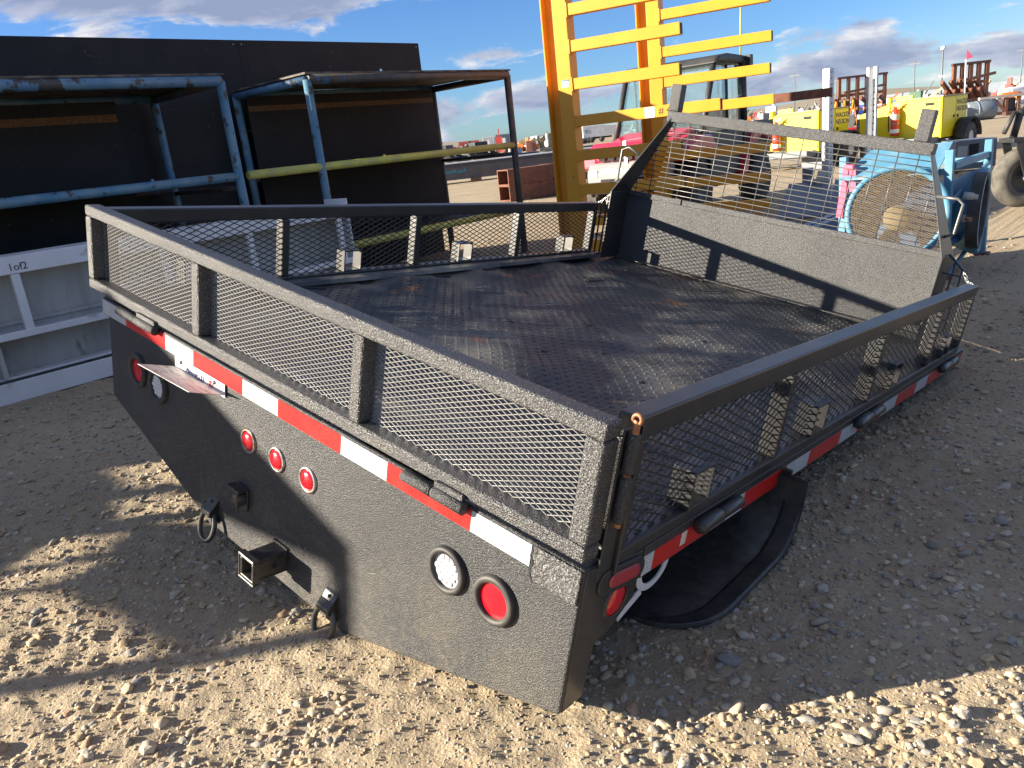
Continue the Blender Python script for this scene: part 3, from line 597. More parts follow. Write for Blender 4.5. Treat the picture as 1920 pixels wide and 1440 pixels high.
def wing_screen(s):
    x0 = -1.128+s*.955; x1 = -.018 if s > 0 else -2.24; b = MB(); up = lambda x: .406-(abs(x-x0)/abs(x1-x0))*.112
    for k in range(1, 4):
        x = x0+(x1-x0)*k/4; b.box(x-.004, x+.004, 3.096, 3.104, -.02, up(x))
    for z in (.10, .215):
        b.box(min(x0,x1), max(x0,x1), 3.09, 3.096, z-.004, z+.004)
    xa = x0+(x1-x0)*.55; b.box(min(x0,xa), max(x0,xa), 3.09, 3.096, .315, .323)
    b.bar((x0,3.1,.41), (xa,3.1,up(xa)), .008, .012); b.build('corner_bars', M['black'], head)
    b = MB(); n = 9
    for k in range(n):                                 # retaining chain from the bars to the gate end
        p = Vector((xa,3.1,up(xa))).lerp(Vector((x1,3.05,.30)), (k+.5)/n); sag = -.02*math.sin(math.pi*(k+.5)/n)
        b.tube([p+Vector((s*.011*math.cos(a), 0 if k % 2 else .006*math.sin(a), sag+(.006*math.sin(a) if k % 2 else 0)-s*s*.006*math.cos(a))) for a in [2*math.pi*i/10 for i in range(10)]], .0017, 5, closed=True)
    for k in range(8):
        p = Vector((x1-s*.03,3.06,.29-k*.018)); b.tube([p+Vector((.005*math.cos(a) if k % 2 else 0, 0 if k % 2 else .005*math.cos(a), .011*math.sin(a))) for a in [2*math.pi*i/10 for i in range(10)]], .0017, 5, closed=True)
    b.build('retaining_chain', M['chain'], head)
wing_screen(1); wing_screen(-1)
# mud flap curled under the right side and the white ring hanging over it
def flap(x0, x1, inset, name, par, m, lift=0., rect=None):
    prof = [(.955,-.06), (.965,-.10), (.970,-.14), (.968,-.18), (.958,-.215), (.938,-.248), (.908,-.274), (.87,-.290), (.82,None), (.75,None), (.68,None), (.61,None), (.57,None), (.53,None), (.50,None), (.475,None), (.455,None), (.442,None)]
    b = MB(); vs_ = []; n = len(prof)
    for y, z in prof:
        cut = .17*(1-math.sqrt(max(0., 1-max(0., (.60-y)/.16)**2)))
        for x in [x0-(cut if name != 'mud_flap' else 0)+(x1-x0+(0 if name != 'mud_flap' else -cut))*i/6 for i in range(7)]:
            zz = (bgz(x, y)+.016+.02*max(0, (.45-y)) if z is None else max(z, bgz(x, y)+.016)); vs_.append((x, y, zz+lift))
    k = 7; m_ = len(vs_); vs_ += [(x, y+.004, z-.008) for x, y, z in vs_]
    fs = []
    for i in range(n-1):
        for j in range(k-1): a = i*k+j; fs += [(a, a+1, a+k+1, a+k), (m_+a+k, m_+a+k+1, m_+a+1, m_+a)]
    for i in range(n-1): fs += [(i*k+k-1, m_+i*k+k-1, m_+(i+1)*k+k-1, (i+1)*k+k-1), (i*k, (i+1)*k, m_+(i+1)*k, m_+i*k)]
    for j in range(k-1): fs += [((n-1)*k+j, (n-1)*k+j+1, m_+(n-1)*k+j+1, m_+(n-1)*k+j)]
    b.add(vs_, fs, True); return b.build(name, m, par)
fl_ = flap(-.62, .088, 0, 'mud_flap', bed, M['rubber'])
flap(.030, .087, 0, 'flap_border', fl_, M['black'], .006)
b = MB(); b.box(-.5, .03, .976, .988, -.2, -.05); b.box(-.5, -.48, .7, .97, -.21, -.19); b.build('flap_bracket', M['black'], fl_)
b = MB(); vs_ = []; fs = []; n = 40
for k in range(n):
    a = 2*math.pi*k/n
    for r_, d in ((.074,0), (.052,0), (.052,.004), (.074,.004)): vs_.append((-.05-d+.0, .40+r_*math.cos(a), -.175+.8*r_*math.sin(a)))
for k in range(n):
    j = (k+1) % n
    for c_ in range(4): fs.append((k*4+c_, k*4+(c_+1) % 4, j*4+(c_+1) % 4, j*4+c_))
b.add(vs_, fs); b.bar((-.052,.36,-.225), (-.052,.27,-.262), .004, .022, (0,.4,1)); b.bar((-.05,.30,-.118), (-.05,.36,-.105), .012, .02, (0,0,1)); b.build('white_ring', M['platecln'], bed, 0)
# ------------------------------------------------------------------ white steel frame lying on edge, left
wf = thing('steel_girder', 'white painted steel girder on its edge marked 1of2, below the blue racks', 'girder', (-3.82,.0,0), R(1.9))
LW = 4.6; y0 = -1.55; y1 = 3.07
def wbox(name, m, x0, x1, ya, yb, z0, z1, bev=.004, par=wf): b = MB(); b.box(x0, x1, ya, yb, z0, z1); return b.build(name, m, par, bev)
wbox('top_flange', M['whitep'], -.30, .0, y0, y1, .868, .88); wbox('top_lip', M['whitep'], -.004, .012, y0, y1, .775, .8815)
wbox('web', M['webp'], -.20, -.19, y0, y1, .02, .868, 0)
wbox('middle_flange', M['whitep'], -.19, .0, y0, y1, .40, .415); wbox('middle_lip', M['whitep'], -.001, .012, y0, y1, .385, .43)
wbox('lower_flange', M['whitep'], -.185, -.06, y0, y1, .135, .15); wbox('bottom_flange', M['whitep'], -.25, -.002, y0, y1, .005, .02); wbox('bottom_lip', M['whitep'], -.004, .01, y0, y1, .003, .13)
wbox('ledge', M['webp'], -.19, -.17, y0, y1, .45, .475)
for y in (-1.45, -.5, .47, 1.42, 2.1, 2.95):
    wbox('stiffener', M['whitep'], -.03, .004, y, y+.05, .416, .774)
for y in (-1.0, .28, 1.75, 2.7): wbox('rib', M['webp'], -.16, -.02, y, y+.03, .151, .384)
wbox('end_plate', M['whitep'], -.30, .012, y1+.0005, y1+.012, .003, .92); 
wbox('paper_tag', M['sticker'], .0122, .0128, .22, .42, .79, .862, 0)
text('girder_lettering', '1of2', .062, M['ink'], wf, (.0132, .462, .795), (R(90), 0, R(90)))
# ------------------------------------------------------------------ blue pipe racks
def rack(y0, y1, x=-4.35, d=1.2, colours=('pipeblue','pipeblue2','pipeblue','pipeblue2'), topm='pipeblue', midm='pipeblue2', lab='', z=1.96, lowm='pipeyel', rzz=0, loc=None, midy=None, mid=True):
    t_ = thing('pipe_rack', lab, 'rack', loc or (x, y0, 0), rzz, 'blue pipe racks beside the truck bed'); L_ = y1-y0; r = .036
    def tb(name, m, a, b_, rr=r): q = MB(); q.tube([a, b_], rr, 12); return q.build(name, M[m], t_)
    for k, (px, py) in enumerate(((0,0), (0,L_), (-d,0), (-d,L_))): tb('post', colours[k], (px,py,0), (px,py,z-.05), .037)
    tb('top_rail', topm, (0,0,z-.045), (0,L_,z-.045), .042); tb('top_rail', 'pipeblue2', (-d,0,z-.045), (-d,L_,z-.045)); tb('end_rail', 'pipeblue', (0,0,z-.05), (-d,0,z-.05)); tb('end_rail', 'pipedark', (0,L_,z-.05), (-d,L_,z-.05))
    q = MB(); q.box(-d-.02, .03, -.03, L_+.03, z-.008, z+.008); q.build('shelf_board', M['plytop'], t_)
    ma, mb_ = midy or (0, L_)
    if mid:
        tb('middle_rail', midm, (0.0,ma,1.19), (0.0,mb_,1.19)); tb('middle_rail', 'pipedark', (-d,0,1.13), (-d,L_,1.13), .022); tb('end_rail', 'pipedark', (0,L_,1.10), (-d,L_,1.10), .02)
        q = MB(); q.box(-d, -.03, .02, L_-.02, 1.205, 1.222); q.build('shelf_board', M['ply'], t_)
        for k in (.28, .72): q = MB(); q.bar((.0,L_*k,1.215), (.0,L_*k,1.24), .016, .02, (0,1,0)); q.build('stop_peg', M[midm], t_)
    tb('lower_rail', lowm, (0,0,.47), (0,L_,.50)); tb('lower_rail', 'pipeblue', (-d,0,.5), (-d,L_,.5)); tb('end_rail', 'pipeblue', (0,0,.5), (-d,0,.5), .022)
    q = MB(); q.box(-d, -.03, .02, L_-.02, .515, .53); q.build('shelf_board', M['ply'], t_)
    for px, py in ((0,0), (0,L_), (-d,0), (-d,L_)): q = MB(); q.box(px-.05, px+.05, py-.05, py+.05, 0, .012); q.build('foot_plate', M['rust'], t_)
    return t_
rack(-.12, 2.39, lab='blue pipe rack with a chipped blue top rail behind the white steel girder')
rack(3.19, 5.73, colours=('pipeblue2','pipedark','pipeblue2','pipedark'), topm='pipedark', midm='pipeyel', midy=(-.72, 2.54), lab='blue pipe rack with a dark top rail and long yellow middle rail')
rack(-4.06, -2.6, x=-3.54, d=2.44, mid=False, lab='blue pipe rack standing at the end of the row nearest the sun')
# dark boards standing in the racks and behind them
def board(name, lab, x0, x1, y0_, y1_, z0, z1, edge=None, hole=None, tilt=0):
    b = MB(); t_ = None
    if hole:
        hy, hz, r = hole; n = 8; pts = [(hy+r*.6*math.cos(2*math.pi*i/n), hz+r*math.sin(2*math.pi*i/n)) for i in range(n)]
        out = [(y1_,hz), (y1_,z1), (hy,z1), (y0_,z1), (y0_,hz), (y0_,z0), (hy,z0), (y1_,z0)]; vs_ = [(x, y, z) for x in (x0, x1) for y, z in pts+out]; fs = []
        for i in range(n):
            j = (i+1) % n
            fs += [(i, j, n+j, n+i), (2*n+i, 3*n+i, 3*n+j, 2*n+j), (i, 2*n+i, 2*n+j, j), (n+i, n+j, 3*n+j, 3*n+i)]
        b.add(vs_, fs)
    else: b.box(x0, x1, y0_, y1_, z0, z1)
    o = b.build(name, M['ply']); tag(o, lab, 'board', 'black boards around the racks')
    if z1 > 2:
        c_ = MB()
        for k in range(16):
            y = random.uniform(y0_+.1, y1_-.1); z = random.uniform(1.5, z1-.05); a = random.uniform(0, 3.1); ln = random.choice((.012,.02,.05,.12)); c_.bar((x1+.0006,y,z), (x1+.0006,y+ln*math.cos(a),z+ln*math.sin(a)), .006 if ln < .03 else .0025, .0008, (1,0,0))
        sc__ = c_.build('scuff_marks', M['plytop'], o); sc__['kind'] = 'stuff'
        for z in (1.6, 2.0, 2.4):
            for y in (y0_+.04, y1_-.04): c_ = MB(); c_.rev([(0,.003), (.008,.002), (.009,0)], (x1,y,z), (1,0,0), 8); c_.build('screw_head', M['steel'], o)
    if edge:
        e_ = MB(); e_.box(x1+.0005, x1+.004, y0_+.01, y1_-.01, edge[0], edge[1]); e_.build('bare_edge', M['osb'], o)
    return o
board('plywood_sheet', 'tall black plywood sheet at the far end with a small hole through it', -5.72, -5.70, 3.405, 5.74, 0, 2.44, hole=(5.13, 2.145, .03))
board('plywood_sheet', 'tall black plywood sheet with a chipped top edge behind the near rack', -5.722, -5.702, .99, 3.40, 0, 2.44)
board('plywood_sheet', 'tall black plywood sheet standing beyond the near rack, out past the picture edge', -5.72, -5.70, -1.45, .985, 0, 2.44)
board('plywood_sheet', 'tall black plywood sheet at the sunward end of the standing row', -5.722, -5.702, -3.88, -1.455, 0, 2.44)
board('rack_board', 'black board with a bare brown strip set into the far rack', -5.50, -5.482, 3.25, 5.66, .54, 1.90, (1.765, 1.815))
board('rack_board', 'black board with a bare brown strip set into the near rack', -5.50, -5.482, -.1, 2.02, .54, 1.90, (1.74, 1.80))
b = MB()  # added out of view: strips cut and notched to cast the ground shadow lobes
for x0_, x1_, z0a, z0b, z1a, z1b in ((-3.66,-3.59,1.56,1.56,1.63,1.57), (-3.76,-3.66,1.55,1.56,1.71,1.63), (-3.95,-3.76,1.55,1.55,1.76,1.71), (-4.24,-3.95,1.53,1.55,1.84,1.76), (-4.29,-4.24,.9,.9,1.85,1.84), (-4.45,-4.29,1.62,1.52,1.86,1.85), (-4.50,-4.45,.9,.9,1.86,1.86), (-4.73,-4.50,.9,.9,1.58,1.52), (-4.73,-4.50,1.66,1.60,1.74,1.86), (-4.90,-4.73,.9,.9,1.69,1.74), (-5.15,-4.90,.9,.9,1.72,1.69), (-5.28,-5.15,.9,.9,1.9,1.9), (-5.7,-5.28,.9,.9,1.765,1.76), (-6.0,-5.7,.9,.9,1.9,1.9)):
    b.prism([(x0_,z0a), (x1_,z0b), (x1_,z1b), (x0_,z1a)], 'y', -4.10, -4.094)
tag(b.build('shadow_panel', M['ply']), 'added unseen black panel cut to cast the ground shadow beside the sunward rack', 'shadow panel')

# ------------------------------------------------------------------ yellow cantilever rack
cr_ = thing('cantilever_rack', 'tall golden yellow cantilever rack with rows of square arms', 'storage rack', (-3.72,5.80,0), R(15.7))
def yb(name, m, x0, x1, ya, yb_, z0, z1, par=cr_, bev=.004): b = MB(); b.box(x0, x1, ya, yb_, z0, z1); return b.build(name, m, par, bev)
def ccol(ox, oy):
    c = yb('column', M['rackyel'], ox, ox+.15, oy, oy+.2, 0, 3.1)
    yb('column_web', M['rackyel'], ox-.11, ox-.0005, oy+.10, oy+.112, 0, 3.1, c, 0); yb('column_flange', M['rackyel'], ox-.124, ox-.1105, oy-.01, oy+.21, 0, 3.1, c, 0)
    yb('base_beam', M['rackyel'], ox-.12, ox+1.25, oy+.03, oy+.17, 0, .0+.12, cr_)
ccol(0, 0); ccol(.48, 1.63)
arms = [(0,0,[(2.42,1.25,0), (2.08,1.14,0), (1.72,1.12,0), (1.355,1.5,0), (1.01,1.10,0), (.66,1.12,0), (.33,1.12,0), (2.77,1.2,0)]), (.48,1.63,[(2.43,1.22,0), (2.03,1.24,0), (1.70,1.22,0), (1.37,1.26,0), (.86,1.2,0), (.53,1.2,0), (.22,1.2,0), (2.8,1.2,0)])]
for ox, oy, ls in arms:
    for z, ln, _ in ls:
        b = MB(); b.box(ox+.1505, ox+.15+ln, oy+.005, oy+.105, z-.055, z+.055); ar = b.build('arm', M['rackyel'], cr_, .006)
        b = MB(); b.box(ox+.15+ln, ox+.152+ln, oy+.015, oy+.095, z-.046, z+.046); b.build('arm_opening', M['rustdark'], ar); b = MB(); b.box(ox+.1502, ox+.162, oy-.004, oy+.114, z-.068, z+.068); b.build('arm_bracket', M['rackyel'], ar, .002)
yb('paper_tag', M['sticker'], .04, .12, -.0025, -.0005, 1.70, 1.77, cr_, 0); b = MB(); b.box(.04,.12,-.0032,-.0026,1.755,1.77); b.build('tag_band', M['teal'], cr_)
yb('paper_tag', M['sticker'], .905, 1.005, .0025, .0045, 1.305, 1.405, cr_, 0); text('tag_lettering', 'HI 831 M', .022, M['ink'], cr_, (.912,.0018,1.375), (R(90),0,0)); text('arm_lettering', '# 44', .09, M['rustdark'], cr_, (1.045,.0038,1.33), (R(90),0,0))
b = MB(); b.box(2.02, 2.62, .0, .095, -.047, .047); tb_ = b.build('square_tube', M['rust']); tb_.matrix_world = Matrix.Translation((-3.72,5.80,0)) @ Matrix.Rotation(R(15.7),4,'Z') @ Matrix.Translation((-.13,1.638,1.37)); tag(tb_, 'rusty brown square tube stuck out of a yellow rack arm', 'steel tube')

# ------------------------------------------------------------------ side by side utility vehicle
uv = thing('utility_vehicle', 'red and black side by side utility vehicle with a closed cab behind the yellow rack', 'utility vehicle', (-4.3,9.15,0), R(-86)); uv.scale = (1.05,1.08,1.1)
def P(name, m, poly, y0, y1, bev=.012, par=uv): b = MB(); b.prism(poly, 'y', y0, y1); return b.build(name, M[m], par, bev)
P('lower_body', 'utvblk', [(-1.35,.35), (.95,.32), (1.30,.45), (1.35,.62), (.6,.75), (-.2,.7), (-1.4,.8)], -.62, .62)
P('cargo_bed', 'utvblk', [(-1.5,.72), (-.5,.72), (-.5,1.04), (-1.55,1.04)], -.68, .68)
P('hood', 'utvred', [(.52,.78), (1.32,.74), (1.30,.86), (1.05,.97), (.55,1.07)], -.50, .50, .05)
for s in (-1, 1): P('fender', 'utvred', [(.42,.72), (.62,.95), (.95,.98), (1.28,.86), (1.34,.70), (1.2,.74), (.8,.8), (.55,.7)], *(sorted((s*.48, s*.74))), .03)
for s in (-1, 1): P('rear_fender', 'utvred', [(-1.4,.75), (-1.1,.98), (-.7,.95), (-.42,.6), (-.30,.42), (-.45,.42), (-.6,.78), (-1.0,.86)], *(sorted((s*.60, s*.74))), .02)
P('grille_panel', 'utvgrey', [(1.28,.42), (1.43,.46), (1.44,.66), (1.36,.76), (1.28,.76)], -.56, .56, .03)
for i in range(7): b = MB(); b.box(1.332, 1.362, -.42+i*.125, -.42+i*.125+.09, .775, .85); b.build('grille_slat', M['dark'], uv, .004)
b = MB(); b.box(1.425, 1.448, -.36, .36, .50, .575); b.build('grille_opening', M['dark'], uv)
for s in (-1, 1): b = MB(); b.box(1.40, 1.446, min(s*.40,s*.54), max(s*.40,s*.54), .60, .68); b.build('headlight', M['lens_clear'], uv, .01)
text('hood_lettering', 'POLARIS', .115, M['sticker'], uv, (1.437,-.32,.615), (R(82),0,R(90)), bold=.003)
b = MB(); b.tube([(1.42,-.5,.40), (1.52,-.45,.44), (1.52,.45,.44), (1.42,.5,.40)], .03, 8); b.build('bumper', M['utvblk'], uv)
P('roof', 'utvblk', [(-.66,1.74), (.18,1.76), (.30,1.74), (.22,1.83), (-.1,1.86), (-.62,1.84)], -.66, .66, .03)
for s in (-1, 1):
    b = MB(); b.tube([(.62,s*.60,.98), (.22,s*.60,1.77)], .036, 8); b.build('pillar', M['utvblk'], uv)
    b = MB(); b.tube([(-.62,s*.62,.95), (-.60,s*.62,1.78)], .05, 8); b.build('pillar', M['utvblk'], uv)
    b = MB(); b.prism([(.55,.98), (.20,1.72), (-.52,1.73), (-.55,.98)], 'y', min(s*.60,s*.612), max(s*.60,s*.612)); b.build('side_window', M['glass'], uv)
    P('door', 'utvblk', [(.5,.42), (.58,.97), (-.52,.97), (-.45,.45)], *(sorted((s*.60, s*.66))), .015)
    b = MB(); b.tube([(-.05,s*.632,.98), (-.06,s*.632,1.73)], .02, 6); b.build('window_divider', M['utvblk'], uv)
b = MB(); b.add([(.60,-.57,.99), (.60,.57,.99), (.22,.55,1.74), (.22,-.55,1.74), (.59,-.57,.985), (.59,.57,.985), (.21,.55,1.735), (.21,-.55,1.735)], [(0,1,2,3), (7,6,5,4), (0,4,5,1), (1,5,6,2), (2,6,7,3), (3,7,4,0)]); b.build('windshield', M['glass'], uv)
b = MB(); b.box(-.60, -.59, -.56, .56, 1.0, 1.72); b.build('rear_window', M['glass'], uv)
b = MB(); b.tube([(.575,.1,1.02), (.30,.12,1.55)], .012, 6); b.build('wiper', M['utvblk'], uv)
for s in (-1, 1): b = MB(); b.box(-.5, -.05, min(s*.1,s*.52), max(s*.1,s*.52), .75, 1.35); b.build('seat', M['utvblk'], uv, .05)
for sx in (-.98, .98):
    for s in (-1, 1):
        b = MB(); b.rev([(.16,-.12), (.27,-.13), (.325,-.10), (.335,0), (.325,.10), (.27,.13), (.16,.12)], (sx,s*.62,.335), (0,1,0), 28); w_ = b.build('wheel', M['tyre'], uv)
        b = MB(); b.rev([(0,.10), (.1,.11), (.17,.122), (.175,.07)], (sx,s*.62,.335), (0,s,0), 20); b.build('rim', M['utvblk'], w_)
        b = MB()
        for k in range(18):
            a = 2*math.pi*k/18; c_ = Vector((sx+.34*math.cos(a), s*.62, .335+.34*math.sin(a))); b.bar(c_+Vector((0,-.10,0)), c_+Vector((0,.10,0)), .05, .022, (math.cos(a),0,math.sin(a)))
        lg = b.build('tread_lugs', M['tyre'], w_); lg['kind'] = 'stuff'
b = MB(); b.tube([(-.6,.6,1.8), (-.6,.62,2.55)], .008, 6, rr=[.010,.008]); b.tube([(-.6,.62,2.55), (-.6,.62,2.64)], .016, 6); b.build('whip_antenna', M['pipeyel'], uv)
b = MB(); b.bar((1.28,-.1,.99), (.98,.42,1.02), .045, .004, (0,0,1)); b.bar((1.28,-.1,.99), (1.46,.02,.55), .045, .004, (1,0,0)); b.build('tie_strap', M['pipeyel'] if 0 else M['whitep'], uv)
for s in (-1,): b = MB(); b.tube([(-.62,.2,1.80), (-.66,.66,1.80)], .03, 8); b.box(-.72,-.62,.60,.72,1.70,1.84); b.build('light_bar', M['utvblk'], uv)

# ------------------------------------------------------------------ yellow towable light towers
def tower(loc, rz, lab):
    t_ = thing('light_tower', lab, 'light tower', loc, rz, 'yellow towable light towers')
    def bx(name, m, *a, bev=.012, par=t_): b = MB(); b.box(*a); return b.build(name, M[m], par, bev)
    b = MB(); b.prism([(0,.36), (0,1.18), (-.62,1.18), (-.95,1.18), (-1.75,.98), (-1.78,.98), (-1.78,.42), (-.8,.42), (-.72,.36)], 'y', .0, 1.18); bo = b.build('body', M['genyel'], t_, .015)
    bx('lid', 'gentop', -.97, .02, -.015, 1.2, 1.182, 1.205)
    bx('side_panel', 'genyel', -.72, -.02, -.012, -.0005, .40, 1.14, bev=.006)
    bx('end_panel', 'gengrey', -1.86, -1.785, .02, 1.16, .34, 1.0)
    d = bx('door', 'genyel', .0005, .012, .03, .60, .50, 1.15, bev=.005); bx('door', 'genyel', .0005, .012, .62, 1.15, .50, 1.15, bev=.005)
    bx('door_gap', 'dark', .0003, .006, .602, .618, .5, 1.15, bev=0)
    for y in (.52, .70): bx('latch', 'dark', .012, .022, y-.03, y+.03, .74, .80, bev=.003)
    text('door_lettering', 'WACKER\nNEUSON', .135, M['letter'], t_, (.0135,.635,1.0), (R(90),0,R(90)), bold=.004)
    bx('handle_recess', 'dark', -.34, -.16, -.016, -.0125, 1.03, 1.09, bev=0); bx('handle_recess', 'dark', .002, .014, .66, .96, .40, .485, bev=0)
    bx('mast_bracket', 'genyel', -1.16, -1.08, -.02, .10, .95, 1.27); bx('mast_bracket', 'genyel', -1.02, -.66, .1, .16, 1.0, 1.28)
    for k in range(3): b = MB(); b.rev([(0,.006), (.035,.004), (.04,0)], (-.93+k*.11,.1,1.235), (0,-1,0), 12); b.build('amber_dot', M['pipeyel'], t_)
    bx('tray', 'gengrey', -1.0, -.05, -.36, -.02, .28, .40); bx('frame_rail', 'gengrey', -2.4, .1, .1, .2, .24, .34); bx('frame_rail', 'gengrey', -2.4, .1, .95, 1.05, .24, .34)
    bx('outrigger', 'gengrey', -1.5, -1.4, -.5, 0, .26, .34); bx('outrigger_leg', 'gengrey', -1.49, -1.41, -.5, -.42, .0, .5); bx('tow_bar', 'gengrey', -3.2, -2.4, .53, .61, .26, .34)
    for y, s in ((-.02, -1), (1.24, 1)):
        b = MB(); b.rev([(.14,-.09), (.26,-.10), (.31,-.07), (.32,0), (.31,.07), (.26,.10), (.14,.09)], (-.32 if s < 0 else -.32,y+(.28 if s < 0 else 0),.32), (0,1,0), 24) if s > 0 else None
        if s > 0: w_ = b.build('wheel', M['tyre'], t_)
    b = MB(); b.rev([(.12,-.09), (.25,-.10), (.31,-.07), (.32,0), (.31,.07), (.25,.10), (.12,.09)], (.16,.86,.32), (1,0,0), 24); w_ = b.build('wheel', M['tyre'], t_)
    b = MB(); b.rev([(0,.07), (.10,.08), (.15,.09), (.16,.03)], (.16,.86,.32), (1,0,0), 16); b.build('rim', M['galv'], w_)
    b = MB(); n = 12; arc = [(.86+.40*math.cos(math.pi*k/n), .32+.40*math.sin(math.pi*k/n)) for k in range(n+1)]; arc2 = [(.86+.375*math.cos(math.pi*k/n), .32+.375*math.sin(math.pi*k/n)) for k in range(n+1)]
    vs_ = [(x, y, z) for x in (.03, .30) for y, z in arc] + [(x, y, z) for x in (.03, .30) for y, z in arc2]; fs = []; m_ = n+1
    for k in range(n): fs += [(k, k+1, m_+k+1, m_+k), (2*m_+k, 3*m_+k, 3*m_+k+1, 2*m_+k+1), (m_+k, m_+k+1, 3*m_+k+1, 3*m_+k), (k, 2*m_+k, 2*m_+k+1, k+1)]
    b.add(vs_, fs, True); b.build('wheel_fender', M['rubber'], t_)
    bx('stand_plate', 'gengrey', -.4, .1, .0, .05, 0, .26)
    return t_
def extinguisher(tw, x, y, z, lab):
    e_ = thing('fire_extinguisher', lab, 'fire extinguisher'); e_.matrix_world = Matrix.Translation(tw.location) @ Matrix.Rotation(tw.rotation_euler.z, 4, 'Z') @ Matrix.Translation((x, y, z))
    b = MB(); b.rev([(0,0), (.085,.0), (.092,.02), (.092,.46), (.08,.52), (.04,.56), (.03,.60), (0,.60)], (0,0,0), (0,0,1), 20); b.build('cylinder', M['extred'], e_)
    b = MB(); b.rev([(.0935,.33), (.0935,.45)], (0,0,0), (0,0,1), 20); b.build('label_band', M['webp'], e_); b = MB(); b.rev([(.0937,.06), (.0937,.14)], (0,0,0), (0,0,1), 20); b.build('label_band', M['sticker'], e_)
    b = MB(); b.rev([(.096,.24), (.096,.262)], (0,0,0), (0,0,1), 20); b.bar((.0,.09,.25), (.0,.14,.25), .1, .04); b.build('strap', M['steel'], e_)
    b = MB(); b.bar((0,0,.62), (.12,0,.68), .03, .02); b.bar((0,0,.60), (.11,0,.62), .03, .02); b.build('squeeze_handle', M['steel'], e_)
    b = MB(); b.tube([(-.02,0,.60), (-.10,-.02,.58), (-.13,-.02,.45), (-.125,-.02,.10)], .012, 6); b.build('hose', M['rubber'], e_)
tw2 = tower((-3.18,17.75,0), R(-9), 'yellow light tower on wheels showing its whole side, beyond the two sign posts')
tw1 = tower((-5.05,16.0,0), R(-9), 'yellow light tower on wheels right behind the utility vehicle')
extinguisher(tw2, -.92, -.12, .48, 'large red extinguisher strapped to the light tower beyond the sign posts'); extinguisher(tw1, -.92, -.12, .44, 'red extinguisher half hidden on the light tower behind the utility vehicle')
# ------------------------------------------------------------------ blue blower in its frame
fb = thing('blower_fan', 'blue blower fan with a round dusty guard in a square tube frame behind the headboard', 'blower', (-.1,5.0,0), 0)
def fx(name, m, *a, bev=.004, par=fb): b = MB(); b.box(*a); return b.build(name, M[m], par, bev)
for x, y in ((.29,-.03), (.31,.93), (-.40,-.03), (-.40,.93)):
    fx('frame_post', 'fanblue', x-.025, x+.025, y-.025, y+.025, 0, .86); fx('foot_pad', 'rust', x-.05, x+.05, y-.05, y+.05, 0, .02)
fx('frame_rail', 'fanblue', .275, .325, -.004, .904, .73, .775); fx('frame_rail', 'fanblue', -.374, .264, -.055, -.005, .70, .74); fx('frame_rail', 'fanblue', -.374, .284, .905, .955, .70, .74)
fx('frame_rail', 'fandark', .285, .325, -.004, .904, .22, .26); fx('frame_rail', 'fandark', -.42, -.38, -.004, .904, .22, .26)
for a, c_ in (((.31,.0,.52), (.325,.90,.70)), ((.31,.0,.02), (.325,.90,.24))): b = MB(); b.bar(a, c_, .02, .03); b.build('brace', M['fanblue'], fb, .003)
C0 = Vector((.02,-.20,.47)); AX = Vector((.28,-.94,.10)).normalized(); RG = .315
b = MB(); b.rev([(RG-.03,.0), (RG-.03,.02), (RG,.03), (RG+.012,.015), (RG,-.02), (RG-.01,-.42), (RG-.06,-.50)], C0, AX, 48); dr = b.build('drum', M['fanblue'], fb)
u_ = Vector((0,0,1)); u_ = (u_-AX*u_.dot(AX)).normalized(); w_ = AX.cross(u_); b = MB(); lw, sw = .034, .0155
vs_, fs, o = [], [], 0; n_ = int(RG/(sw/2))+1; m_ = int(RG/(lw/2))+1
for j in range(-n_, n_):
    for i in range(-m_, m_):
        if (i+j) % 2: continue
        for s in (1, -1):
            p = (i*lw/2, j*sw/2); q = (p[0]+lw/2, p[1]+s*sw/2)
            if math.hypot(*p) > RG-.02 or math.hypot(*q) > RG-.02: continue
            d = Vector((q[0]-p[0], q[1]-p[1])); nn = Vector((-d.y, d.x)).normalized()*.0012
            for dep in (.018, .0205):
                for k in ((p[0]+nn.x, p[1]+nn.y), (p[0]-nn.x, p[1]-nn.y), (q[0]-nn.x, q[1]-nn.y), (q[0]+nn.x, q[1]+nn.y)): vs_.append(tuple(C0+AX*dep+w_*k[0]+u_*k[1]))
            fs += [(o,o+1,o+2,o+3), (o+7,o+6,o+5,o+4), (o,o+4,o+5,o+1), (o+2,o+6,o+7,o+3)]; o += 8
b.v = vs_; b.f = fs; b.s = [False]*len(fs); b.build('guard_mesh', M['fanmesh'], fb)
b = MB(); b.rev([(0,-.02), (.07,-.025), (.085,-.05), (.085,-.2), (.05,-.22)], C0-u_*.03, AX, 24); b.build('motor', M['dust'], fb)
b = MB(); b.rev([(0,-.16), (.30,-.165)], C0, AX, 40); b.build('back_plate', M['fandark'], fb)
for k in range(5):
    a = 2*math.pi*k/5+.5; d = w_*math.cos(a)+u_*math.sin(a); q = w_*-math.sin(a)+u_*math.cos(a); b = MB()
    p0 = C0-AX*.10+d*.08; p1 = C0-AX*.10+d*.27; pts = [p0-q*.03+AX*.02, p0+q*.03-AX*.02, p1+q*.07-AX*.03, p1-q*.05+AX*.03]; b.add(pts+[p-AX*.004 for p in pts], [(0,1,2,3), (7,6,5,4), (0,4,5,1), (1,5,6,2), (2,6,7,3), (3,7,4,0)]); b.build('blade', M['fandark'], fb)
b = MB(); b.add([(-.40,-.12,.71), (.24,-.12,.73), (.24,.22,.90), (-.30,.22,.88), (-.40,-.12,.70), (.24,-.12,.72), (.24,.22,.89), (-.30,.22,.87)], [(0,1,2,3), (7,6,5,4), (0,4,5,1), (1,5,6,2), (2,6,7,3), (3,7,4,0)]); b.build('top_cover', M['fanblue'], fb)
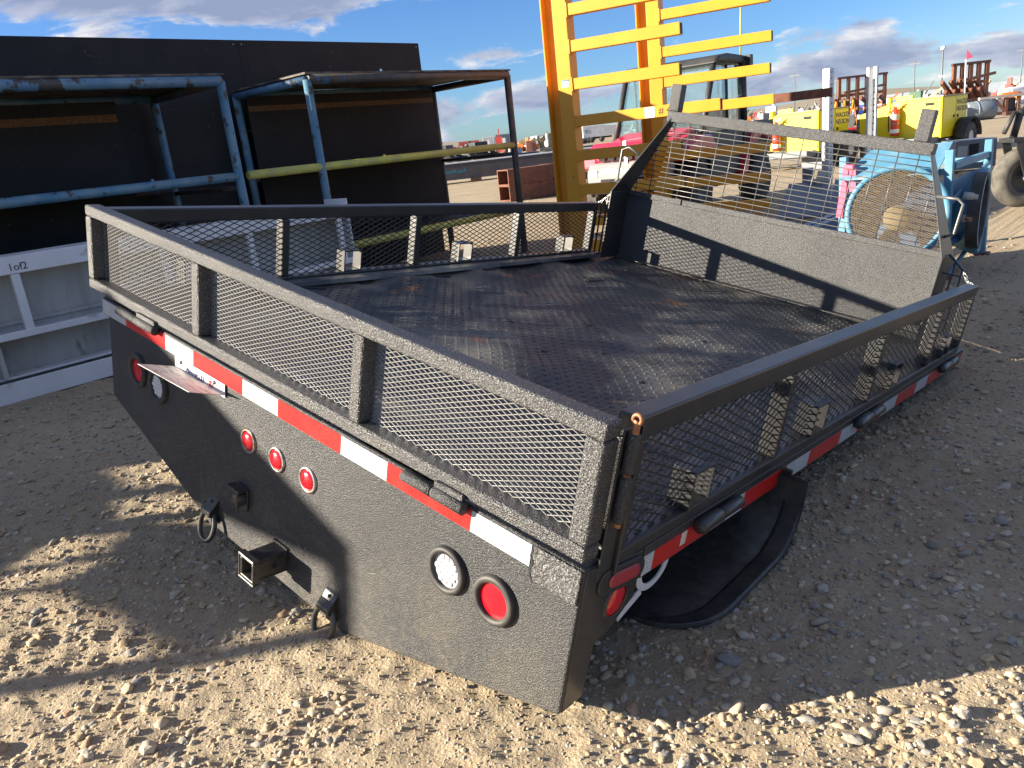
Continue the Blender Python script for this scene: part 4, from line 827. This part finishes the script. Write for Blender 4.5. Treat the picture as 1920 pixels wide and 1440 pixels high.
# side outlet
AX2 = Vector((1,.12,-.05)).normalized(); C2 = Vector((.33,.42,.40))
b = MB(); b.rev([(.12,-.30), (.20,-.16), (.27,-.04), (.30,.04), (.30,.08), (.27,.085), (.25,.02)], C2, AX2, 40); b.build('outlet_cone', M['fanblue'], fb)
b = MB(); b.rev([(.235,.03), (.235,.10), (.262,.105), (.265,.03)], C2+Vector((.0,-.12,.02)), AX2, 36); b.build('rubber_ring', M['rubber'], fb)
for z, m in ((.55,'webp'), (.40,'webp')): b = MB(); b.rev([(0,0), (.026,0), (.026,.06), (.018,.065), (.018,.09), (0,.09)], (.36,.06,z), (1,.2,-.2), 14); b.build('hose_fitting', M[m], fb)
b = MB(); b.rev([(.02,0), (.03,.005), (.03,.02), (.02,.025)], (.40,.06,.385), (0,0,1), 12); b.build('fitting_nut', M['copper'], fb)
st = MB(); st.bar((-.485,4.92,.60), (-.47,4.93,.80), .04, .012, (0,1,0)); st.bar((-.505,4.91,.44), (-.483,4.915,.61), .045, .012, (0,1,0)); st.bar((-.415,4.915,.62), (-.42,4.92,.79), .045, .012, (0,1,0)); st.bar((-.475,4.93,.795), (-.41,4.92,.79), .05, .03); tag(st.build('flagging_strap', M['pink']), 'pink strap draped over the left post of the blue blower frame', 'strap')

# ------------------------------------------------------------------ sign posts and slate blue steel pieces
def perforated(name, lab, x, y, h, w, kind, rz):
    t_ = thing(name, lab, 'sign post', (x,y,0), rz, 'perforated steel sign posts')
    if kind == 'box':
        b = MB(); b.box(-w/2, w/2, -w/2, w/2, 0, h); po = b.build('post', M['galv'], t_, .008)
    else:
        b = MB()
        prof = [(-w*.75,-.02), (-w*.45,-.02), (-w*.22,.035), (w*.22,.035), (w*.45,-.02), (w*.75,-.02)]
        pr = prof+[(p+(0), q+.006) for p, q in prof[::-1]]; b.prism(pr, 'z', 0, h); po = b.build('post', M['galv'], t_)
    for k in range(int(h/.075)):
        z = .06+k*.075
        for a in ((0,-1),) if kind != 'box' else ((0,-1), (1,0)):
            b = MB(); b.rev([(0,.0015), (w*.10,.0015)], (a[0]*w/2, a[1]*w/2 if kind == 'box' else .0335, z), (a[0],a[1],0), 8); b.build('punched_hole', M['dark'], po)
    return t_
perforated('sign_post', 'galvanised square sign post full of punched holes', -2.39, 9.57, 1.682, .101, 'box', R(-14)); perforated('sign_post', 'galvanised channel sign post with flared flanges', -1.97, 9.94, 1.641, .104, 'u', R(-14))
def slate(name, lab, cat, m, pts, th):
    nrm = (Vector(pts[1])-Vector(pts[0])).cross(Vector(pts[3])-Vector(pts[0])).normalized()*th; b = MB(); b.add(list(pts)+[tuple(Vector(p)-nrm) for p in pts], [(0,1,2,3), (7,6,5,4), (0,4,5,1), (1,5,6,2), (2,6,7,3), (3,7,4,0)]); return tag(b.build(name, M[m]), lab, cat)
slate('steel_plate', 'slate blue folded steel plate leaning back below the square sign post', 'steel plate', 'slate', [(-2.12,7.42,.10), (-1.66,7.72,.10), (-1.75,8.02,.44), (-2.16,7.86,.44)], .03)
slate('steel_plate', 'slate blue steel plate leaning beside the pink strap', 'steel plate', 'slate', [(-1.64,7.66,.08), (-1.28,7.95,.08), (-1.30,8.25,.46), (-1.70,8.02,.45)], .03)
b = MB(); b.rev([(0,0), (.04,.05), (.05,.16), (0,.17)], (-1.86,7.92,.40), (.3,.2,1), 12); b.box(-1.97,-1.80,7.90,7.94,.45,.475); tag(b.build('tow_coupler', M['webp']), 'pale coupler lying on top of the slate plate', 'coupler')
for k, (x, lab) in enumerate(((-1.42, 'dark blue steel rail lying on the ground beside the blower'), (-1.30, 'dark blue steel rail lying behind its twin by the blower'))):
    b = MB(); b.bar((x,6.45,.10), (x+.14,7.75,.18), .06, .10); b.bar((x,6.45,.155), (x+.14,7.75,.235), .09, .012); tag(b.build('steel_rail', M['fandark'], None, .004), lab, 'steel rail', 'dark blue rails by the blower')
b = MB(); b.box(-1.33,-1.24,8.50,8.58,0,.62); tag(b.build('short_post', M['fandark'], None, .006), 'short dark blue post stub behind the pink strap', 'post')
b = MB(); b.box(-2.32,-2.20,8.6,8.66,0,.55); tag(b.build('short_post', M['slate'], None, .006), 'short slate blue post stub left of the square sign post', 'post')

# ------------------------------------------------------------------ gauge wheel of an implement at the right edge
gw = thing('gauge_wheel', 'implement gauge wheel with a tan dusty tyre and black fork', 'gauge wheel', (-.03,8.54,.33), R(43))
b = MB(); b.rev([(.15,-.07), (.20,-.095), (.26,-.09), (.29,-.05), (.297,0), (.29,.05), (.26,.09), (.20,.095), (.15,.07)], (0,0,0), (0,1,0), 36); b.build('tyre', M['tyretan'], gw)
b = MB(); b.rev([(0,.05), (.05,.05), (.06,.03), (.14,.045), (.155,.07)], (0,0,0), (0,-1,0), 28); b.build('rim', M['utvblk'], gw)
b = MB(); b.rev([(0,.13), (.025,.13), (.03,.10), (.035,.04)], (0,0,0), (0,-1,0), 14); b.build('hub', M['webp'], gw)
b = MB(); b.bar((0,-.115,0), (-.12,-.115,.36), .012, .09, (1,0,0)); b.bar((0,.115,0), (-.12,.115,.36), .012, .09, (1,0,0)); b.box(-.19,-.04,-.125,.125,.355,.40); fk = b.build('fork', M['utvblk'], gw, .006); fk['kind'] = 'thing'
b = MB(); b.tube([(-.12,0,.40), (-.06,0,.66)], .035, 12); b.tube([(-.06,0,.66), (.0,0,.74)], .028, 10); b.build('stem', M['utvblk'], gw)
b = MB(); b.tube([(-.07,0,.62), (-.14,-.02,.64), (-.24,-.04,.45)], .022, 8); b.build('crank_handle', M['utvblk'], gw)
b = MB(); b.tube([(-.05,0,.64), (.35,0,.62), (.9,0,.66)], .045, 10); b.tube([(.05,0,.42), (.5,.2,.55)], .03, 8); b.build('arm', M['utvblk'], gw)
# battery cabinet behind the blower frame
cb = thing('equipment_box', 'low grey equipment box with a white lamp behind the blue frame', 'equipment box', (-1.75,13.1,0), R(40))
b = MB(); b.box(0,.62,0,.5,.06,.50); b.build('box_shell', M['gengrey'], cb, .01)
for x0, x1, z0, z1, m in ((.02,.17,.22,.42,'webp'), (.20,.34,.15,.44,'dark'), (.42,.54,.26,.42,'sticker')): b = MB(); b.box(x0,x1,-.012,-.0005,z0,z1); b.build('box_panel', M[m], cb, .004)
b = MB(); b.box(-.1,.9,-.25,-.10,0,.08); tag(b.build('timber_block', M['wood'], None, .004), 'pale timber block on the dirt beside the grey equipment box', 'timber').location = (-1.45,12.7,0)

# ------------------------------------------------------------------ middle distance
br_ = thing('barrier', 'red plastic barrier lying before the rusty racks, left of the light tower', 'barrier', (-7.5,21.7,0), R(42)); b = MB(); b.prism([(-.3,0), (.3,0), (.22,.28), (.08,.40), (.07,.62), (-.07,.62), (-.08,.40), (-.22,.28)], 'x', 0, .62); b.build('barrier_half', M['barrier'], br_, .03); b = MB(); b.prism([(-.3,0), (.3,0), (.22,.28), (.08,.40), (.07,.62), (-.07,.62), (-.08,.40), (-.22,.28)], 'x', .68, 1.3); b.build('barrier_half', M['barrier'], br_, .03)
b = MB(); b.box(0,1.0,0,.4,0,.95); o = b.build('concrete_block', M['concrete'], None, .02); tag(o, 'grey concrete block behind the red plastic barrier', 'concrete block'); o.location = (-8.1,23.9,0); o.rotation_euler.z = R(42)
def rust_rack(loc, rz, n, w, h, lab, arms_):
    t_ = thing('pipe_stand', lab, 'steel rack', loc, rz, 'rusty racks on the far side of the yard'); dx = w/(n-1)
    for k in range(n): b = MB(); b.box(k*dx-.09, k*dx+.09, -.09, .09, .1, h); b.build('upright', M['rust'], t_)
    b = MB(); b.box(-.14, w+.14, -.1, .1, h+.001, h+.13); b.build('top_beam', M['rustdark'], t_)
    b = MB(); b.box(-.1, w+.1, -.08, -.02, .62*h, .68*h); b.build('middle_beam', M['rust'], t_)
    for k in range(n):
        for (z0, z1, ln) in arms_:
            b = MB(); b.bar((k*dx,-.05,z0), (k*dx-ln,-1.0,z1), .14, .20); b.build('support_arm', M['rust'], t_)
    b = MB(); b.bar((-.2,-1.2,.7*h), (w*.8,-1.3,.78*h), .15, .14); b.build('loose_pipe', M['rustdark'], t_); b = MB(); b.box(-.3,w+.3,-1.3,.3,0,.1); b.build('base_skid', M['rustdark'], t_)
    return t_
rust_rack((-18.1,52.2,0), R(44), 6, 2.9, 2.85, 'rusty upright rack behind the two sign posts', ((.45,1.0,.5), (1.3,1.6,.8)))
rust_rack((-10.5,47.9,0), R(44), 5, 1.75, 2.6, 'rusty upright rack with long arms beside the flag pole', ((.3,1.35,1.0), (1.0,1.85,1.2)))
for k, (x, y) in enumerate(((-16.2,46.6), (-15.85,46.95), (-15.5,47.3))):
    t_ = thing('a_frame_stand', ('orange A-frame stand leftmost of three by the rusty rack', 'orange A-frame stand in the middle of three by the rusty rack', 'orange A-frame stand nearest the yellow light tower')[k], 'steel stand', (x,y,0), R(44), 'orange stands')
    for a, c_ in (((-.3,0,0), (.05,0,1.5)), ((.3,0,0), (.0,0,1.5)), ((-.2,0,.5), (.2,0,.55)), ((0,.4,0), (0,0,1.45))): b = MB(); b.tube([a, c_], .045, 6); b.build('stand_leg', M['rackyel'], t_)
for k, (x, y, lab) in enumerate(((-18.3,50.0,'dark post standing left of the rusty rack'), (-17.9,51.2,'dark post with a cross rail by the rusty rack'))):
    b = MB(); b.box(-.12,.12,-.12,.12,0,1.9-.2*k); b.box(-.1,.8,-.05,.05,1.5,1.6); o = b.build('dark_post', M['rustdark']); o.location = (x,y,0); tag(o, lab, 'post')
ts = thing('steel_skid', 'rusty steel skid frame with braced sides beyond the dark drum', 'steel frame', (-8.3,44.2,0), R(42))
for x in (0, .55, 1.15, 1.75): b = MB(); b.box(x, x+.13, 0, .13, .12, .78); b.build('frame_upright', M['rust'], ts); b = MB(); b.box(x, x+.13, 1.6, 1.73, .12, .78); b.build('frame_upright', M['rustdark'], ts)
for z in (.0, .78): b = MB(); b.box(-.1,2.0,-.02,.16,z,z+.12); b.build('frame_rail', M['webp'] if z else M['rustdark'], ts); b = MB(); b.box(-.1,2.0,1.58,1.76,z,z+.12); b.build('frame_rail', M['rustdark'], ts)
b = MB(); b.bar((.7,.06,.7), (1.15,.06,.2), .1, .1); b.build('frame_brace', M['rust'], ts); b = MB(); b.box(1.2,1.75,.2,1.5,.12,.74); b.build('dark_tank', M['beam'], ts)
b = MB(); b.box(-.1,2.3,-2.2,-1.9,0,.16); o = b.build('skid_beam', M['rustdark'], ts)
dm = thing('steel_drum', 'dark grey steel drum lying on its side on the far dirt', 'drum', (-7.75,38.9,.40), R(40)); b = MB(); b.rev([(0,0), (.38,0), (.40,.03), (.40,1.15), (.36,1.2), (0,1.2)], (0,0,0), (1,0,0), 28); b.build('drum_shell', M['slate'], dm); b = MB(); b.rev([(.395,.4), (.415,.41), (.415,.45), (.395,.46)], (0,0,0), (1,0,0), 28); b.build('drum_hoop', M['slate'], dm)
b = MB(); b.rev([(.28,0), (.14,.5), (.14,.9), (0,.9)], (0,0,0), (0,0,1), 20); o = b.build('hopper_cone', M['barrier']); o.location = (-8.3,37.8,0); tag(o, 'dull red cone standing at the end of the dark drum', 'cone')
fp = thing('flag_pole', 'thin pale pole with a small pink flag beside the rusty rack', 'flag', (-5.0,27.0,0), 0); b = MB(); b.tube([(0,0,0), (.02,0,1.2), (.0,0,2.15)], .02, 6); b.build('pole', M['whitep'], fp); b = MB(); b.add([(.01,0,2.15), (.01,0,2.42), (.16,.10,2.2), (.015,.01,2.15), (.015,.01,2.42), (.165,.11,2.2)], [(0,1,2), (5,4,3), (0,3,4,1), (1,4,5,2), (2,5,3,0)]); b.build('flag_cloth', M['pink'], fp)
lp = thing('light_pole', 'tall thin grey light pole far off against the sky', 'light pole', (-28.55,114.75,0), 0); b = MB(); b.tube([(0,0,0), (0,0,6.6)], .12, 8, rr=[.14,.09]); b.build('pole', M['gengrey'], lp); b = MB(); b.rev([(0,0), (.3,.05), (.34,.25), (.2,.45), (0,.5)], (0,0,6.6), (0,0,1), 12); b.build('lamp_head', M['whitep'], lp); b = MB(); b.box(-.35,.35,-.1,.1,3.4,3.6); b.build('bracket', M['whitep'], lp)
# long dark beam with teal lettering, and the brown tubes in front of it
bl = thing('cutting_beam', 'long dark steel beam with teal lettering lying on timbers', 'steel beam', (-21.2,18.6,0), R(46)); b = MB(); b.box(-3.5,9,0,.8,.14,.72); b.build('beam_body', M['beam'], bl, .01); b = MB(); b.box(-3.5,9,-.02,.9,.7205,.76); b.build('beam_cap', M['galv'], bl)
for k in range(9): b = MB(); b.box(-3.2+k*1.35,-2.8+k*1.35,-.1,.9,0,.139); b.build('bearer', M['rustdark'], bl)
text('beam_lettering', 'BestReach', .20, M['teal'], bl, (1.25,-.003,.38), (R(90),0,0))
def sq_tube(x, y, z, rz, ln, w, h, lab):
    t_ = thing('square_tube', lab, 'steel tube', (x,y,z), rz, 'stacked brown square tubes'); th = .022
    for q in ((-w/2,w/2,h-th,h), (-w/2,w/2,0,th), (-w/2,-w/2+th,th,h-th), (w/2-th,w/2,th,h-th)): b = MB(); b.box(q[0],q[1],0,ln,q[2],q[3]); b.build('tube_wall', M['rust'], t_)
sq_tube(-10.23,11.80,.02,R(-15),2.2,.44,.33,'brown square tube at the bottom left of the stack'); sq_tube(-10.23,11.80,.355,R(-15),2.2,.44,.33,'brown square tube resting on top, left of the stack')
sq_tube(-10.28,13.10,.02,R(-62),2.2,.44,.33,'brown square tube at the bottom right of the stack'); sq_tube(-10.28,13.10,.355,R(-62),2.2,.44,.33,'brown square tube resting on top, right of the stack')
by = thing('bollard', 'small yellow bollard with a white ball top far behind the tubes', 'bollard', (-31.53,39.19,0), 0); b = MB(); b.rev([(.14,0), (.14,.7), (0,.7)], (0,0,0), (0,0,1), 12); b.build('shaft', M['rackyel'], by); b = MB(); b.rev([(0,0), (.2,.1), (.24,.28), (.18,.44), (0,.5)], (0,0,.7), (0,0,1), 14); b.build('ball_top', M['sticker'], by)
# distant yard, left: containers, machines and a long dark trailer
def container(x, y, rz, ln, h, m, lab, w=2.4, door=True, base=0.):
    t_ = thing('shipping_container', lab, 'container', (x,y,base), rz, 'containers across the yard'); b = MB(); b.box(0,ln,0,w,0,h); b.build('container_shell', m, t_)
    for k in range(int(ln/.6)): b = MB(); b.box(.2+k*.6,.45+k*.6,-.05,-.001,.15,h-.15); b.build('rib', m, t_)
    if door: b = MB(); b.box(ln+.001,ln+.06,.1,w-.1,.15,h-.15); b.build('container_door', m, t_); b = MB(); b.box(ln*.3,ln*.55,-.06,-.051,h*.3,h*.75); b.build('logo_patch', M['sticker'], t_)
cr1 = flat('container red', (.42,.035,.04)); cr2 = flat('container faded red', (.48,.12,.11)); cw = flat('container white', (.62,.63,.64)); cg = flat('container slate', (.14,.18,.22)); ct = flat('container tan', (.48,.33,.16)); cb_ = flat('container rust brown', (.25,.11,.07)); cc = flat('container cream', (.60,.55,.44)); cbl = flat('container blue', (.08,.14,.30))
container(-143.6,134.2,R(44),3.6,1.9,cr1,'bright red container at the left end of the far row'); container(-140.6,137.2,R(44),4.9,2.9,cr2,'faded red container, second of the far row'); container(-136.4,141.2,R(44),3.2,3.4,cw,'white container in the far row'); container(-134.0,143.5,R(44),4.2,3.6,cg,'slate blue container at the right end of the far row')
container(-81.5,92.6,R(44),1.5,1.35,ct,'tan container just beyond the brown one'); container(-80.2,93.9,R(44),2.2,1.5,ct,'second tan container, right of the first'); container(-39.4,46.1,R(44),.75,1.25,cb_,'rust brown box standing alone before the tan containers',w=.9,door=False)
container(-40.4,45.3,R(44),.9,.75,cbl,'small blue box beside the rust brown one',w=.8,door=False); container(-118.5,144.0,R(44),4.5,2.6,cc,'cream container far behind the tan ones'); container(-114.5,147.4,R(44),4.5,3.4,cw,'tall white container far behind the yellow column'); container(-77.3,96.8,R(44),1.5,1.1,ct,'small tan container next to the yellow column')
def trailer(x, y, rz, ln, h, m, lab, name='box_trailer', z0=.8):
    t_ = thing(name, lab, 'trailer', (x,y,0), rz, 'trailers and trucks far off'); b = MB(); b.box(0,ln,0,2.4,z0,h); b.build('trailer_box', m, t_, .04)
    b = MB(); b.box(-.1,ln+1.2,.6,1.8,z0-.25,z0-.001); b.build('chassis', M['dark'], t_)
    for x_ in (ln*.25, ln*.4, ln*.85): b = MB(); b.rev([(0,-.14), (.4,-.14), (.45,0), (.4,.14), (0,.14)], (x_,.15,.45), (0,1,0), 14); b.build('wheel', M['tyre'], t_)
    b = MB(); b.box(ln*.1,ln*.22,-.03,-.001,h*.6,h*.8); b.build('side_window', M['glass'], t_)
trailer(-74.4,99.6,R(46),3.4,2.5,cw,'white box trailer with a grey end behind the yellow arms'); trailer(-61.8,98,R(46),2.6,1.7,cg,'dark low trailer seen between the yellow arms')
def digger(x, y, rz, lab):
    t_ = thing('skid_steer', lab, 'skid steer', (x,y,0), rz, 'black machines behind the long beam'); b = MB(); b.box(-.8,.8,-.6,.6,.35,.85); b.build('machine_body', M['utvblk'], t_, .05); b = MB(); b.box(-.35,.5,-.45,.45,.85,1.5); b.build('cab', M['utvblk'], t_, .05); b = MB(); b.bar((.2,.7,1.2), (1.4,.7,.3), .12, .18); b.bar((.2,-.7,1.2), (1.4,-.7,.3), .12, .18); b.build('lift_arm', M['dark'], t_); b = MB(); b.prism([(1.3,0), (1.9,.02), (1.4,.55)], 'y', -.85, .85); b.build('bucket', M['utvblk'], t_)
    for sx in (-.5,.5):
        for s in (-1,1): b = MB(); b.rev([(0,-.15), (.3,-.15), (.36,0), (.3,.15), (0,.15)], (sx,s*.72,.36), (0,1,0), 14); b.build('wheel', M['tyre'], t_)
digger(-32.6,31.0,R(20),'black skid steer at the left end of the long beam'); digger(-31.2,32.4,R(70),'black skid steer seen end on, beside the yellow middle rail'); digger(-24.4,31.2,R(30),'black skid steer beyond the stacked brown tubes')
b = MB(); b.box(0,8,0,1.6,.35,.62); o = b.build('flat_trailer', flat('dark navy', (.03,.045,.08)), None, .03); o.location = (-31.0,33.0,0); o.rotation_euler.z = R(46); tag(o, 'long low navy flat deck behind the yellow rail', 'trailer')
for k, (x, y, lab) in enumerate(((-26.5,28.5,'low heap of tan dirt by the black machines'), (-25,30.4,'low heap of tan dirt right of the black machines'))):
    V_, F_ = stones(np.array([x]), np.array([y]), np.array([.6]), 2); b = MB(); b.add([(p[0], p[1], max(p[2]*.5, 0)) for p in V_], [tuple(f) for f in F_], True); tag(b.build('dirt_heap', gm), lab, 'dirt heap')
# distant yard, right: a crowd of white and orange equipment, each piece its own
co = [flat('equipment orange', (.60,.16,.03)), flat('equipment white', (.70,.70,.70)), flat('equipment red', (.50,.06,.05)), flat('equipment grey', (.24,.25,.26)), flat('equipment tan', (.45,.36,.24)), flat('equipment dark', (.05,.055,.06)), flat('equipment green', (.03,.10,.06)), flat('equipment blue', (.05,.12,.42))]
desc = ('squat orange tank machine','plain white tank trailer','low red machine','grey steel bin','tan crate','dark engine pack','green pump unit','blue tarped load')
spots = [(1842,70,0,1.1,1),(1852,64,1.6,.9,0),(1862,75,2.0,1.2,1),(1871,60,.8,.8,0),(1880,82,2.4,1.5,1),(1888,58,1.0,.7,3),(1897,70,1.2,.9,0),(1906,66,1.0,.9,5),(1914,95,1.8,1.1,1),(1850,52,1.2,.6,2),(1868,50,1.6,.55,1),(1892,110,1.4,1.6,4),(1910,52,1.4,.6,5),(1600,80,1.6,.7,7),(1625,90,1.0,.9,4),(1660,84,1.8,1.3,7),(1700,60,1.0,.9,3),(1730,62,.7,1.0,1),(1745,70,1.0,1.2,3),(1545,70,1.0,.8,1),(1530,85,1.6,1.0,4),(1510,75,1.4,1.0,1),(1695,70,.4,1.7,6),(1480,95,1.4,1.1,4),(1925,75,1.6,1.2,3),(1940,68,1.6,1.1,0)]
wh = ('by the horizon at the right edge','in the crowd beyond the steel skid','in the far row past the drum','among the far machines','half hidden by the rusty rack','past the sign posts')
used = {}
for k, (u, dep, w, h, ci) in enumerate(spots):
    a = (u-960)/1460.65; g = CAM_F+CAM_R*a; tt = dep; x = CAM_P.x+g.x*tt; y = CAM_P.y+g.y*tt
    # real ground spot at that bearing
    sc_ = dep/math.hypot(g.x, g.y); x = CAM_P.x+g.x*sc_; y = CAM_P.y+g.y*sc_; w = max(w, .8)
    pos = wh[5] if u < 1570 else wh[4] if u < 1680 else wh[3] if u < 1780 else wh[2] if u < 1856 else wh[1] if u < 1890 else wh[0]
    key = (ci, pos); used[key] = used.get(key, 0)+1; ext = ('', ', smaller and nearer', ', farther back')[min(used[key]-1, 2)]
    t_ = thing('yard_machine', desc[ci]+' '+pos+ext, 'equipment', (x,y,0), R(30+13*(k % 6)), 'equipment far across the yard')
    b = MB(); b.box(-w/2, w/2, -.6, .6, .22, h*.62); b.build('machine_body', co[ci], t_, .06)
    if ci in (0, 1): b = MB(); b.rev([(0,-w*.42), (h*.26,-w*.42), (h*.30,-w*.3), (h*.30,w*.3), (h*.26,w*.42), (0,w*.42)], (0,0,h*.74), (1,0,0), 16); b.build('tank', co[1] if ci else co[0], t_)
    else: b = MB(); b.box(-w*.3, w*.12, -.45, .45, h*.6201, h); b.build('machine_cab', co[ci], t_, .05); b = MB(); b.tube([(w*.3,.2,h*.62), (w*.3,.2,h*.98)], .05, 8); b.build('stack', co[5], t_)
    for s in (-.32, .32): b = MB(); b.rev([(0,-.1), (.2,-.1), (.24,0), (.2,.1), (0,.1)], (w*s,-.62,.24), (0,1,0), 12); b.build('wheel', M['tyre'], t_)
b = MB(); b.box(-60,60,0,30,0,4.2); o = b.build('warehouse', flat('far shed grey', (.25,.29,.34))); o.location = (-95,420,0); o.rotation_euler.z = R(14); tag(o, 'long low grey shed on the horizon behind the right rusty rack', 'warehouse')
b = MB(); b.prism([(-30,0), (30,0), (30,3.6), (0,5), (-30,3.6)], 'y', 0, 60); o = b.build('warehouse', flat('far shed pale', (.42,.44,.46))); o.location = (-240,330,0); o.rotation_euler.z = R(44); tag(o, 'pale gabled shed on the horizon left of the light tower', 'warehouse')
# the crowded auction rows far off: too many and too small to count
for nm, lab_, a0, a1, cnt, d0, d1 in (('far_yard', 'crowded rows of machines and vehicles far off at the right horizon', -34, 4, 420, 75, 330), ('far_yard', 'rows of machines and boxes far off at the left horizon', -62, -36, 260, 110, 380)):
    b = MB(); mats = [co[i] for i in (1, 3, 0, 4, 5, 1, 2, 3, 5, 7)]; mi = []
    for k in range(cnt):
        d = d0+(d1-d0)*random.random()**1.3; a = R(random.uniform(a0, a1)); x = CAM_P.x+d*math.sin(a); y = CAM_P.y+d*math.cos(a); w = random.uniform(.8, 3.2); h = random.uniform(.5, 1.7)*(1.5 if random.random() < .06 else 1)*(.5+d/260); rz = random.uniform(0, 3.1); u = Vector((math.cos(rz), math.sin(rz), 0)); c = Vector((x, y, 0)); f0 = len(b.f)
        b.bar(c-u*w*.5+Vector((0,0,h*.36)), c+u*w*.5+Vector((0,0,h*.36)), 1.2, h*.5); q = random.uniform(-.3, .2)
        b.bar(c+u*w*q+Vector((0,0,h*.8)), c+u*w*(q+.32)+Vector((0,0,h*.8)), 1.0, h*.4)
        if random.random() < .25: b.bar(c+u*w*.2+Vector((0,0,h*.6)), c+u*w*.8+Vector((0,0,h*1.5)), .18, .22)
        mi += [random.randrange(len(mats))]*(len(b.f)-f0); f0 = len(b.f)
        for s in (-.34, .34): b.rev([(0,-.1), (.2+h*.08,-.1), (.2+h*.08,.1), (0,.1)], c+u*w*s+Vector((0,0,.2+h*.08))+Vector((math.sin(rz),-math.cos(rz),0))*.6, (math.sin(rz),-math.cos(rz),0), 8)
        mi += [4]*(len(b.f)-f0)
    o = b.build(nm, None); [o.data.materials.append(m_) for m_ in mats]; o.data.polygons.foreach_set('material_index', mi); o['kind'] = 'stuff'; o['label'] = lab_; o['category'] = 'equipment'
for k, (u, dep, h) in enumerate(((590+250,150,9), (838,170,7), (880,210,9), (1490,160,8), (1560,190,7), (1690,150,7), (1868,180,8), (1905,210,8))):
    g = CAM_F+CAM_R*((u-960)/1460.65); sc_ = dep/math.hypot(g.x, g.y); b = MB(); b.tube([(0,0,0), (0,0,h)], .09, 6, rr=[.12,.07]); b.bar((-.9,0,h*.93), (.9,0,h*.93), .12, .12); o = b.build('utility_pole', M['gengrey']); o.location = (CAM_P.x+g.x*sc_, CAM_P.y+g.y*sc_, 0)
    tag(o, ('thin pole at the left of the gap beside the far rack', 'thin pole left of the containers', 'thin pole rising behind the red containers', 'thin pole beyond the light tower by the utility vehicle', 'thin pole beyond the square sign post', 'thin pole beyond the light tower with the large extinguisher', 'thin pole over the steel skid', 'thin pole by the right picture edge')[k], 'pole', 'poles on the horizon')
hl = MB(); n = 40; vs_ = [];
for k in range(n+1):
    a = R(-100+k*4.); d = 1500; hgt = 14+9*math.sin(k*.7)+7*math.sin(k*1.9+1)
    for r_, z in ((d,-1), (d+260,hgt), (d+900,hgt*.9), (d+1200,-1)): vs_.append((r_*math.sin(a), r_*math.cos(a), z))
hl.add(vs_, [(4*k+j, 4*k+4+j, 4*k+5+j, 4*k+1+j) for k in range(n) for j in range(3)], True); o = hl.build('hills', flat('far prairie', (.26,.22,.15), .95)); o['kind'] = 'structure'
# dry grass tufts beyond the gate
for k, (x, y, lab) in enumerate(((-7.6,9.6,'small tuft of dry grass beyond the gate, beside the tube shadows'), (-6.9,9.9,'small tuft of dry grass nearest the yellow column'), (-8.3,9.2,'small tuft of dry grass close to the rack post'))):
    b = MB()
    for j in range(26):
        a = random.uniform(0, 6.28); r_ = random.uniform(.02,.14); h = random.uniform(.12,.30); p = Vector((x+r_*.4*math.cos(a), y+r_*.4*math.sin(a), 0)); q = Vector((x+r_*math.cos(a), y+r_*math.sin(a), h)); sd = Vector((-math.sin(a), math.cos(a), 0))*.006
        b.add([p-sd, p+sd, q], [(0,1,2)])
    tag(b.build('grass_tuft', M['grass']), lab, 'grass', 'dry grass tufts')
b = MB(); b.tube([(1.55,1.6,.02), (1.35,2.0,.03), (1.2,2.35,.05)], .003, 5); tag(b.build('dry_twig', M['wood']), 'thin dry stalk on the dirt beside the right gate', 'twig')
b = MB(); b.prism([(.0,0), (.06,.01), (.075,.05), (.05,.10), (.03,.10), (.045,.05)], 'z', .0, .004); o = b.build('metal_scrap', M['galv']); o.location = (.66,-.30,.012); o.rotation_euler = (.2,.1,R(120)); tag(o, 'curved flake of grey metal on the pebbles below the tailboard', 'scrap')
